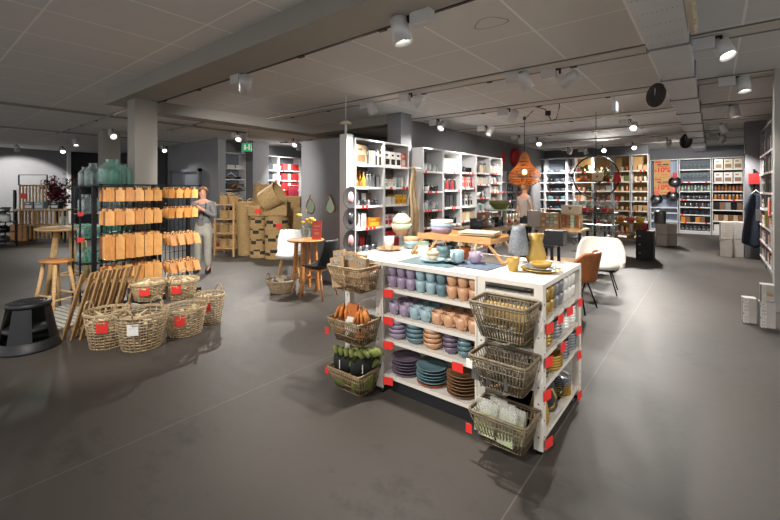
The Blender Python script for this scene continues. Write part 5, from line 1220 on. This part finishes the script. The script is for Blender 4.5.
obj('cross_shelf', mb(mat('dark wood shelf', (84, 56, 36), .6)).box(-.42, .42, -.07, .07, -.10, -.08), t)
obj('hanging_wire', mb(BLACK).tube([(.0, 0, .43), (0, 0, CEIL-zc)], .006), t)
rnd = random.Random(5)
for i, (x, c) in enumerate(((-.22, 'coral'), (.03, 'beige'), (.2, 'rust'))):
    q = Matrix.Rotation(math.radians(25), 3, 'Z') @ Vector((x, 0, 0))
    t = thing('potted_plant', 'trailing green plant in %s pot on the plant ring shelf' % c, 'plant', (p.x+q.x, p.y+q.y, zc-.079))
    if i == 1: obj('pot', mb(cm(c)).box(-.1, .1, -.06, .06, 0, .16), t); obj('heart_shape', mb(cm('brown')).prism([(-.03, .1), (-.015, .115), (0, .1), (.015, .115), (.03, .1), (0, .05)], -.063, -.06), t)
    else: obj('pot', mb(cm(c)).lathe([(0, 0), (.04, 0), (.055, .09), (.045, .09), (0, .08)], 14), t)
    b = mb(mat('leaf green', (74, 96, 44), .6, noise=.4, scale=20))
    for k in range(60):
        a = rnd.uniform(0, 6.3); r = rnd.uniform(.02, .16 if i else .08); z = rnd.uniform(.1, .32)-(r*1.1 if i else 0); s = .025
        b.add([(r*math.cos(a)-s, r*math.sin(a)*.5, z), (r*math.cos(a), r*math.sin(a)*.5-s, z+.01), (r*math.cos(a)+s, r*math.sin(a)*.5, z+s), (r*math.cos(a), r*math.sin(a)*.5+s, z-.01)], [(0, 1, 2, 3)])
    obj('foliage', b, t)
one('gift_sack', mb(cm('red', .8)).lathe([(0, 0), (.09, .01), (.1, .08), (.07, .17), (.05, .2), (.08, .24), (0, .24)], 14), 'red cloth sack hanging at the edge of the plant ring', 'sack', (p.x+.36, p.y+.1, zc-.12), 0, None, .8)
# rear table with baskets of fruit colours
p = dp(626, 9.9)
dtable('dark framed table with baskets and coral things, left of the black cabinet', p.x, p.y, .9, .6, .82, 0, SLATWOOD, low=.45)
for i, (dx, z, c) in enumerate(((-.32, .821, 'cream'), (-.12, .821, 'orange'), (.1, .821, 'coral'), (.3, .821, 'yellow'), (-.25, .451, 'kraft'), (.1, .451, 'beige'))):
    one('basket', mb(cm(c, .7)).lathe([(0, 0), (.08, 0), (.11, .12), (.1, .12), (.07, .02), (0, .02)], 16), '%s round tub, %s on the dark framed table' % (c, ORD[i]), 'tub', (p.x+dx, p.y-.05, z), 0, 'tubs on the dark framed table')
p = dp(645.5, 9.4)
t = thing('black_cabinet', 'black drawer cabinet with pale knobs beside the white cartons', 'cabinet', (p.x, p.y, 0))
obj('cabinet_body', mb(BLACKP).box(-.17, .17, -.2, .2, 0, .66), t)
for z in (.06, .26, .46):
    dr = obj('drawer', mb(BLACKP).box(-.155, .155, -.212, -.2, z, z+.17), t); obj('knob', mb(cm('cream')).lathe([(0, 0), (.02, 0), (.02, .02), (0, .02)], 10, (-.09, -.222, z+.07)), dr)
one('tin', mb(cm('red')).lathe([(0, 0), (.05, 0), (.05, .11), (0, .11)], 16), 'red tin on top of the black drawer cabinet', 'tin', (p.x-.02, p.y, .661))
# pendant
p = dp(524.5, 8.0)
RAT = mat('orange rattan', (214, 134, 52), .5)
t = thing('pendant_lamp', 'orange onion shaped rattan pendant hanging before the standing person', 'pendant lamp', (p.x, p.y, 1.70))
prof = [(r*.88, z) for r, z in ((.17, 0), (.30, .05), (.35, .14), (.32, .25), (.2, .36), (.13, .44), (.11, .5), (.08, .60), (.03, .66))]
b = mb(RAT)
for i in range(26):
    a = 2*PI*i/26; b.tube([(r*math.cos(a), r*math.sin(a), z) for r, z in prof], .0055, 4)
for r, z in prof: b.tube([(r*math.cos(a), r*math.sin(a), z) for a in [2*PI*i/32 for i in range(32)]], .007, 4, True)
for r, z, in ((.295, .09), (.30, .2), (.23, .31)): b.tube([(r*math.cos(a), r*math.sin(a), z) for a in [2*PI*i/32 for i in range(32)]], .006, 4, True)
obj('shade', b, t)
obj('cord', mb(BLACK).tube([(0, 0, .66), (0, 0, 1.32), (.06, 0, 1.36), (.18, 0, 1.47)], .007).lathe([(0, 1.3), (.03, 1.3), (.03, 1.36), (0, 1.36)], 10), t)
obj('bulb', mb(mat('warm bulb', (255, 210, 150), .5, emit=9)).lathe([(0, .2), (.035, .22), (.045, .26), (.03, .3), (0, .31)], 14), t)
lp = bpy.data.lights.new('pendant_light', 'POINT'); lp.energy = 10; lp.color = (1, .72, .4); lp.shadow_soft_size = .05
lo = bpy.data.objects.new('pendant_light', lp); lo.location = (p.x, p.y, 1.92); C.objects.link(lo)
t = thing('hook_cable', 'looped black cable and hook under the ceiling by the pendant', 'cable', (p.x+.55, p.y-.3, 3.0))
obj('plug', mb(BLACKP).lathe([(0, 0), (.05, 0), (.05, .08), (0, .08)], 14, (0, 0, -.02)), t)
obj('cable', mb(BLACK).tube([(-.25, 0, .18), (-.05, 0, .1), (0, 0, 0), (.06, 0, -.12), (.15, 0, -.1), (.2, 0, .1), (.2, 0, .2)], .008), t)
# red wall sign and fire hose cover far behind the pendant
for u, v, nm, lb in ((506, 158, 'fire_sign', 'small red square fire sign on the rear wall'), (514, 156, 'fire_extinguisher', 'red fire extinguisher on the rear wall behind the pendant')):
    x = ony(u, 16.7); x = max(x, -5.3+.1 if nm == 'fire_sign' else -5.0)+.0; d = x*F2[0]+16.7*F2[1]
    if nm == 'fire_sign': one(nm, mb(cm('red')).box(0, .02, -.17, .17, -.17, .17), lb, 'sign', (-5.345, 12.6, 2.66))
    else: one('fire_hose_reel', mb(cm('red')).lathe([(0, 0), (.3, 0), (.32, .05), (.3, .16), (.1, .2), (0, .2)], 24), 'round red fire hose reel high on the inner wall by the pendant', 'fire hose', (-5.34, 13.45, 2.72)).rotation_euler = (0, PI/2, 0)
# ---------------- seagrass basket pile ----------------
NAT = SEAGRASS; DK = mat('black dyed seagrass', (48, 42, 36), .85, bump=.6, scale=60)
def sbasket(label, x, y, z, r, h, bands=0, flare=1., tilt=None, rect=False, rz=0., lid=False):
    t = thing('seagrass_basket', label, 'basket', (x, y, z), rz, 'seagrass baskets in the pile')
    if tilt: t.rotation_euler = tilt
    b = mb(NAT); n = max(6, int(h/.035)); seg = 26
    for j in range(n):
        k = j/n; rr = r*(1+(flare-1)*k); m_ = DK if bands and (j*bands//n) % 2 else NAT
        b.use(m_)
        z0 = h*j/n; z1 = h*(j+1)/n; zm = (z0+z1)/2
        if rect: b.box(-rr*1.25, rr*1.25, -rr*.85, rr*.85, z0+.002, z1).box(-rr*1.26, rr*1.26, -rr*.86, rr*.86, z0+.008, z1-.006)
        elif bands:
            for i in range(seg):
                a0 = 2*PI*i/seg; a1 = 2*PI*(i+1)/seg; b.use(DK if (i//3+j//2) % 2 and 0 < j < n-1 and (j//2) % 3 else NAT)
                b.add([(q_*math.cos(a), q_*math.sin(a), z_) for a, q_, z_ in ((a0, rr, z0), (a1, rr, z0), (a1, rr+.01, zm), (a0, rr+.01, zm), (a1, rr, z1), (a0, rr, z1))], [(0, 1, 2, 3), (3, 2, 4, 5)])
        else: b.lathe([(rr, z0), (rr+.012, zm), (rr, z1)], seg)
    if not rect: b.use(NAT).lathe([(0, .005), (r, .005)], seg).lathe([(r*flare, h), (r*flare*.93, h), (r*.9, .02)], seg)
    obj('woven_body', b, t)
    if lid: obj('lid', mb(NAT).box(-r*1.29, r*1.29, -r*.9, r*.9, h, h+.035), t)
    else:
        for s in (0, PI):
            rr = r*flare; hb = mb(NAT).tube([((rr+.02)*math.cos(s+.35*math.cos(a)), (rr+.02)*math.sin(s+.35*math.cos(a)), h-.01+.09*math.sin(a)) for a in [PI*i/8 for i in range(9)]], .01, 6)
            if not rect: obj('handle', hb, t)
    return t
def at(u, d, z): return dp(u, d, z)
q = at(245, 9.9, 0); 
for j in range(5): sbasket('tall natural tub basket, %s from below in the nested column' % ORD[j], q.x, q.y, .0+.19*j, .16+.008*j, .55, 0, 1.12)
q = at(259, 9.6, 0)
for j in range(4): sbasket('black and natural patterned basket, %s from below in the slim column' % ORD[j], q.x, q.y, .245*j, .2, .24, 4, rz=.3*j)
q = at(277, 9.5, 0)
for j in range(3): sbasket('black and natural patterned basket, %s from below in the broad column' % ORD[j], q.x, q.y, .335*j, .27, .33, 4, rz=.5*j)
sbasket('natural bowl basket with handles on the slim column', at(259, 9.6, 0).x+.0, at(259, 9.6, 0).y, .985, .25, .24, 0, 1.12)
sbasket('large tilted natural basket topping the pile', at(264, 9.3, 0).x, at(264, 9.3, 0).y, 1.32, .24, .45, 0, 1.1, tilt=(.15, 1.05, YAW))
sbasket('lidded rectangular hamper on the broad column', q.x+.08, q.y-.05, 1.01, .21, .27, 0, 1, rect=True, rz=.68, lid=True)
q2 = at(290, 10.4, 0)
sbasket('second rectangular hamper at the rear of the pile', q2.x, q2.y, 0, .26, 1.2, 0, 1, rect=True, rz=.68)
sbasket('pale lidded hamper on the rear hamper', q2.x, q2.y, 1.205, .25, .2, 0, 1, rect=True, rz=.68, lid=True)
q3 = at(264, 10.9, 0)
sbasket('high pale basket at the very back of the pile', q3.x, q3.y, 0, .26, 1.75, 0, 1)
q4 = at(229, 9.9, 0)
t = thing('basket_rack', 'wooden rack with baskets and red cards left of the pile', 'rack', (q4.x, q4.y, 0), .5)
for sx in (-.25, .25):
    for sy in (-.2, .2): obj('post', mb(PALEWOOD).box(sx-.02, sx+.02, sy-.02, sy+.02, 0, 1.3), t)
for z in (.2, .55, .9, 1.25): obj('shelf', mb(PALEWOOD).box(-.27, .27, -.22, .22, z-.02, z), t)
for zi, z in enumerate((.2, .55, .9, 1.25)):
    for i in range(2):
        qq = Matrix.Rotation(.5, 3, 'Z') @ Vector((-.12+.24*i, 0, 0))
        sbasket('small storage basket, %s side, %s tier up of the wooden rack' % (('outer', 'inner')[i], ORD[zi]), q4.x+qq.x, q4.y+qq.y, z, .1, .2, 0, 1.1)
q5 = at(217, 10.9, 0)
for i in range(4):
    t = thing('kraft_crate', 'brown crate with goods, %s by the basket rack' % ORD[i], 'crate', (q5.x-.1+.42*(i % 2), q5.y+.1*(i//2), .36*(i//2)), .4, 'brown crates by the rack')
    obj('crate_body', mb(cm('kraft', .8)).box(-.19, .19, -.16, .16, 0, .33), t); obj('label', mb(REDTAG if i % 2 else TAGW).box(-.08, .04, -.164, -.16, .06, .2), t)
for i, (u, d, z, c) in enumerate(((258, 9.33, 1.06, 'red'), (279, 9.22, .72, 'red'))):
    q = at(u, d, z); one('price_card', mb(REDTAG).box(-.07, .07, -.003, .003, 0, .1), ('red card on the bowl basket', 'red card on the broad patterned basket')[i], 'price tag', q, .7)
# ---------------- far left corner ----------------
for i, (u, d) in enumerate(((8, 11.6),)):
    p = dp(u-6, d)
    t = thing('metal_shelf', 'black metal shelf with white jars against the grey side wall', 'shelf', (p.x, p.y, 0), .1)
    for sx in (-.55, .5):
        for sy in (-.2, .2): obj('post', mb(BLACK).box(sx-.015, sx+.015, sy-.015, sy+.015, 0, 1.0), t)
    for z in (.15, .42, .7, .98): obj('shelf', mb(BLACK).box(-.57, .52, -.22, .22, z-.02, z), t)
    for k in range(6): one('storage_jar', K(gjar, 'white', .08, .22, 'silver'), 'white lidded jar, %s from left on the black metal shelf' % ORD[k], 'jar', (p.x-.42+.17*k, p.y-.02+.015*k, .701), 0, 'white jars on the black shelf')
    for k in range(3): one('saucepan', K(gpan, 'black', .13, .13), 'black pan, %s from left on the black metal shelf' % ORD[k], 'pan', (p.x-.36+.34*k, p.y, .421), 2.5, 'black pans on the black shelf')
    for k in range(3): one('saucepan', K(gpan, 'dark grey', .13, .1), 'dark grey pan, %s from left low on the black metal shelf' % ORD[k], 'pan', (p.x-.36+.34*k, p.y, .151), 2.5, 'grey pans on the black shelf')
    one('wire_basket', mb(cm('silver')).lathe([(.14, 0), (.18, .12), (.175, .12), (.135, .0), (0, 0)], 20), 'wire basket on top of the black metal shelf', 'basket', (p.x+.15, p.y, .981))
p = dp(33, 13.0)
t = thing('slatted_display', 'light wood slatted display screen with a red card', 'display', (p.x, p.y, 0), .75)
b = mb(PALEWOOD)
for k in range(9): b.box(-.42+.1*k, -.38+.1*k, -.015, .015, .12, 1.75)
for z in (.15, .9, 1.72): b.box(-.45, .47, .015, .04, z, z+.05)
obj('slats', b, t)
obj('frame', mb(BLACK).box(-.58, -.52, -.03, .03, 0, 1.6).box(-.44, .44, -.02, .02, 2.08, 2.1).box(-.44, -.42, -.02, .02, 1.75, 2.1).box(.42, .44, -.02, .02, 1.75, 2.1), t)
obj('low_box', mb(OAK).box(-.42, .1, -.35, -.02, 0, .5), t)
obj('price_card', mb(REDTAG).box(-.36, -.18, -.03, -.02, 1.32, 1.5), t, label='red price card')
p = dp(47, 12.4)
t = thing('slatted_table', 'pale slatted table with boxes before the burgundy plant', 'table', (p.x, p.y, 0), .75)
obj('table_top', mb(PALEWOOD).box(-.75, .75, -.3, .3, .97, 1.02), t)
for sx in (-.7, .7):
    for sy in (-.25, .25): obj('leg', mb(BLACK).box(sx-.02, sx+.02, sy-.02, sy+.02, 0, .97), t)
b = mb(PALEWOOD)
for k in range(12): b.box(-.68+.12*k, -.64+.12*k, -.1, -.07, .1, .97)
obj('slats', b, t); obj('lower_shelf', mb(PALEWOOD).box(-.7, .7, -.25, .25, .5, .54), t)
for i, (dx, c) in enumerate(((-.45, 'purple'), (-.15, 'pale blue'), (.3, 'navy'))):
    qq = Matrix.Rotation(.75, 3, 'Z') @ Vector((dx, -.02, 0))
    one('boxed_product', K(gbox, c, .26, .22, .2, 'white'), '%s picture box on the pale slatted table' % c, 'box', (p.x+qq.x, p.y+qq.y, 1.021), .75, 'boxes on the slatted table')
p = dp(58, 14.2)
t = thing('burgundy_plant', 'tall bushy plant with dark red leaves before the grey side wall', 'plant', (p.x, p.y, 0))
obj('pot', mb(cm('black')).lathe([(0, 0), (.2, 0), (.25, .4), (.22, .4), (0, .36)], 20), t)
b = mb(mat('stem brown', (70, 44, 36), .8))
rnd = random.Random(9); tips = []
for k in range(16):
    a = rnd.uniform(0, 6.3); r = rnd.uniform(.1, .5); z = rnd.uniform(1.1, 1.95); tips.append((r*math.cos(a), r*math.sin(a), z)); b.tube([(0, 0, .36), (r*.4*math.cos(a), r*.4*math.sin(a), .9), tips[-1]], [.014, .01, .004], 5)
obj('stems', b, t)
for c, nm in (((140, 34, 52), 0), ((84, 22, 40), 1)):
    b = mb(mat('burgundy leaf %d' % nm, c, .5))
    for k in range(420):
        c0 = rnd.choice(tips); x, y, z = (c0[i]+rnd.gauss(0, .11) for i in range(3)); s = rnd.uniform(.03, .055); v1 = Vector((rnd.gauss(0, 1), rnd.gauss(0, 1), rnd.gauss(0, 1))).normalized()*s*1.6; v2 = v1.cross(Vector((rnd.gauss(0, 1), rnd.gauss(0, 1), 1))).normalized()*s*.6
        c1 = Vector((x, y, z)); b.add([c1-v1, c1+v2, c1+v1, c1-v2], [(0, 1, 2, 3)])
    obj('foliage', b, t)
# ---------------- people ----------------
SKIN = mat('skin', (196, 144, 118), .6)
def skin_part(name, pts, edges, rad, m, parent, lv=2):
    me = bpy.data.meshes.new(name); me.from_pydata([tuple(p) for p in pts], edges, []); me.materials.append(m)
    o = bpy.data.objects.new(name, me); C.objects.link(o); o.parent = parent
    a = o.modifiers.new('skin', 'SKIN'); a.use_smooth_shade = True
    for i, r in enumerate(rad): me.skin_vertices[0].data[i].radius = (r, r) if not isinstance(r, tuple) else r
    me.skin_vertices[0].data[0].use_root = True
    s = o.modifiers.new('sub', 'SUBSURF'); s.levels = lv; s.render_levels = lv
    return o
def person(label, loc, rz, arms, shirt, trousers, hair, H_=1.66, sleeve=.5, blockfeet=(0.07, -.0), group=None, skirt=None):
    """faces local -Y; arms: two lists of shoulder, elbow, wrist"""
    t = thing('person', label, 'person', loc, rz); k = H_/1.7
    P0 = [(0, 0, .93), (0, 0, 1.1), (0, .01, 1.27), (0, .015, 1.40), (0, .01, 1.47), (0, 0, 1.53), (0, -.012, 1.60), (0, 0, 1.68)]
    rad = [(.135, .10), (.12, .09), (.14, .10), (.13, .085), .05, (.062, .075), (.075, .09), (.05, .065)]
    E = [(i, i+1) for i in range(7)]
    for s, f in ((-1, blockfeet[0]), (1, blockfeet[1])):
        n = len(P0); P0 += [(s*.09, 0, .88), (s*.10, -.02+f*.4, .5), (s*.11, .02+f, .1), (s*.12, -.02+f, .045), (s*.125, -.14+f, .03)]
        rad += [.085, .058, .038, .042, .03]; E += [(0, n), (n, n+1), (n+1, n+2), (n+2, n+3), (n+3, n+4)]
    ends = []
    for s, A in zip((-1, 1), arms):
        n = len(P0); P0 += [(s*.17, .01, 1.38), A[0], A[1]]
        h = Vector(A[1])-Vector(A[0]); h = h.normalized()*.08; P0 += [tuple(Vector(A[1])+h)]
        rad += [.052, .04, .028, (.036, .02)]; E += [(3, n), (n, n+1), (n+1, n+2), (n+2, n+3)]; ends.append((P0[-1], h, s))
        w0 = n+3
        for fi in range(4):
            d = h*(.9-.12*abs(fi-1.3)); off = Vector((.016*(fi-1.5), -.006, .0))
            m1 = len(P0); P0 += [tuple(Vector(P0[w0])+off+d*.55), tuple(Vector(P0[w0])+off*1.2+d*1.0+Vector((0, -.012, -.008)))]; rad += [.0095, .008]; E += [(w0, m1), (m1, m1+1)]
        m1 = len(P0); P0 += [tuple(Vector(A[1])+h*.5+Vector((-s*.035, -.02, .01))), tuple(Vector(A[1])+h*.9+Vector((-s*.045, -.03, .015)))]; rad += [.011, .009]; E += [(w0, m1), (m1, m1+1)]
    P1 = [(x*k, y*k, z*k) for x, y, z in P0]
    body = skin_part('body', P1, E, [tuple(q*k for q in r) if isinstance(r, tuple) else r*k for r in rad], SKIN, t)
    # face features
    f = mb(SKIN).lathe([(0, -.02), (.013, -.012), (.008, .02), (0, .025)], 8, (0, -.094, 1.60))
    for s in (-1, 1): f.lathe([(0, -.025), (.012, -.01), (.016, .01), (0, .025)], 8, (s*.077, .01, 1.6), .6, 1)
    f.use(mat('eye', (40, 30, 26), .3)).box(-.037, -.022, -.089, -.083, 1.618, 1.626).box(.022, .037, -.089, -.083, 1.618, 1.626)
    f.use(mat('lips', (150, 84, 76), .5)).box(-.02, .02, -.088, -.08, 1.561, 1.567)
    o = obj('face', f, t); o.scale = (k, k, k)
    hb = mb(mat(label[:10]+' hair', hair, .7, noise=.3, scale=40))
    def hf(u, v):
        a = 2*PI*u; r = math.sin(.12+v*1.75); front = max(0, -math.sin(a))
        z = 1.625+.108*math.cos(v*(1.95-.95*front)); rr = .094*math.sin(v*(1.95-.95*front)+.02)*(1+.06*math.sin(9*a))
        return (rr*math.cos(a)*.95, rr*math.sin(a)*1.12+.008, z)
    hb.grid(hf, 28, 12, True); o = obj('hair', hb, t); o.scale = (k, k, k)
    # shirt
    S_ = [(0, 0, .84), (0, 0, 1.04), (0, .01, 1.27), (0, .015, 1.41)]; sr = [(.165, .125), (.145, .112), (.158, .118), (.135, .09)]; SE = [(0, 1), (1, 2), (2, 3)]
    for s, A in zip((-1, 1), arms):
        n = len(S_); e = Vector(A[0]); sh = Vector((s*.17, .01, 1.38)); w_ = Vector(A[1])
        if sleeve < 1: S_ += [tuple(sh), tuple(sh.lerp(e, sleeve+.25))]; sr += [.066, .056]; SE += [(3, n), (n, n+1)]
        else: S_ += [tuple(sh), tuple(e), tuple(e.lerp(w_, .8))]; sr += [.066, .056, .045]; SE += [(3, n), (n, n+1), (n+1, n+2)]
    skin_part('shirt', [(x*k, y*k, z*k) for x, y, z in S_], SE, [tuple(q*k for q in r) if isinstance(r, tuple) else r*k for r in sr], shirt, t)
    T_ = [(0, 0, 1.08), (0, 0, .92)]; tr = [(.135, .105), (.15, .115)]; TE = [(0, 1)]
    for s, f_ in ((-1, blockfeet[0]), (1, blockfeet[1])):
        n = len(T_); T_ += [(s*.092, 0, .8), (s*.10, -.02+f_*.4, .5), (s*.11, .02+f_, .1)]; tr += [.105, .078, .068]; TE += [(1, n), (n, n+1), (n+1, n+2)]
    skin_part('trousers', [(x*k, y*k, z*k) for x, y, z in T_], TE, [tuple(q*k for q in r) if isinstance(r, tuple) else r*k for r in tr], trousers, t)
    for s, f_ in ((-1, blockfeet[0]), (1, blockfeet[1])):
        sb = mb(mat('dark shoe', (30, 28, 30), .6)); 
        sb.grid(lambda u, v: ((s*.122+.046*math.cos(2*PI*u)*(1 if v < .9 else .6))*k, (-.05+f_+.135*math.sin(2*PI*u))*k, (.0+.085*v*(.75 if math.sin(2*PI*u) < 0 else 1.1))*k), 20, 4, True)
        sb.add([((s*.122+.045*math.cos(2*PI*i/20))*k, (-.05+f_+.13*math.sin(2*PI*i/20))*k, .075*k*(.75 if i > 10 else 1.1)) for i in range(20)], [tuple(range(20))])
        obj('shoe', sb, t)
    return t
p = gp(203, 272)
pr = person('person in grey top and pale grey trousers raising both hands by the hook rack', (p.x, p.y, 0), math.radians(48), (((-.24, -.06, 1.14), (-.04, -.24, 1.24)), ((.24, -.06, 1.12), (.03, -.26, 1.30))),
       mat('grey top', (112, 112, 112), .85, noise=.08, scale=20), mat('pale grey trousers', (150, 146, 136), .85, noise=.08, scale=20), (140, 92, 50), H_=1.64, sleeve=1.2, blockfeet=(.03, -.05))
obj('camera_strap', mb(BLACK).tube([(-.06, -.02, 1.40), (-.08, -.14, 1.25), (-.02, -.19, 1.05), (.04, -.19, 1.03), (.09, -.14, 1.25), (.06, -.02, 1.40)], .008), pr)
p = dp(525, 9.4)
person('person in grey T-shirt and black trousers seen behind the rattan pendant', (p.x, p.y, 0), math.radians(150), (((-.26, .0, 1.10), (-.30, -.06, .86)), ((.24, .0, 1.10), (.26, -.04, .86))),
       mat('taupe tee', (168, 156, 146), .85), mat('black trousers', (28, 28, 30), .85), (90, 60, 40), H_=1.74, sleeve=.4)
# ---------------- dark fitting at the frame edge, front right ----------------
p = gp(792, 505)
t = thing('black_stand', 'black boxy stand at the edge of the aisle, standing on the floor', 'stand', (gp(768, 520).x+.33, gp(768, 520).y+.1, 0), 0)
obj('panel', mb(BLACKP).box(-.24, .3, -.02, .02, 0, .36), t)
obj('side_panel', mb(BLACKP).box(-.24, -.20, -.02, .1, 0, .36), t)
obj('shelf', mb(BLACK).box(-.2, .3, .02, .1, .16, .18), t)
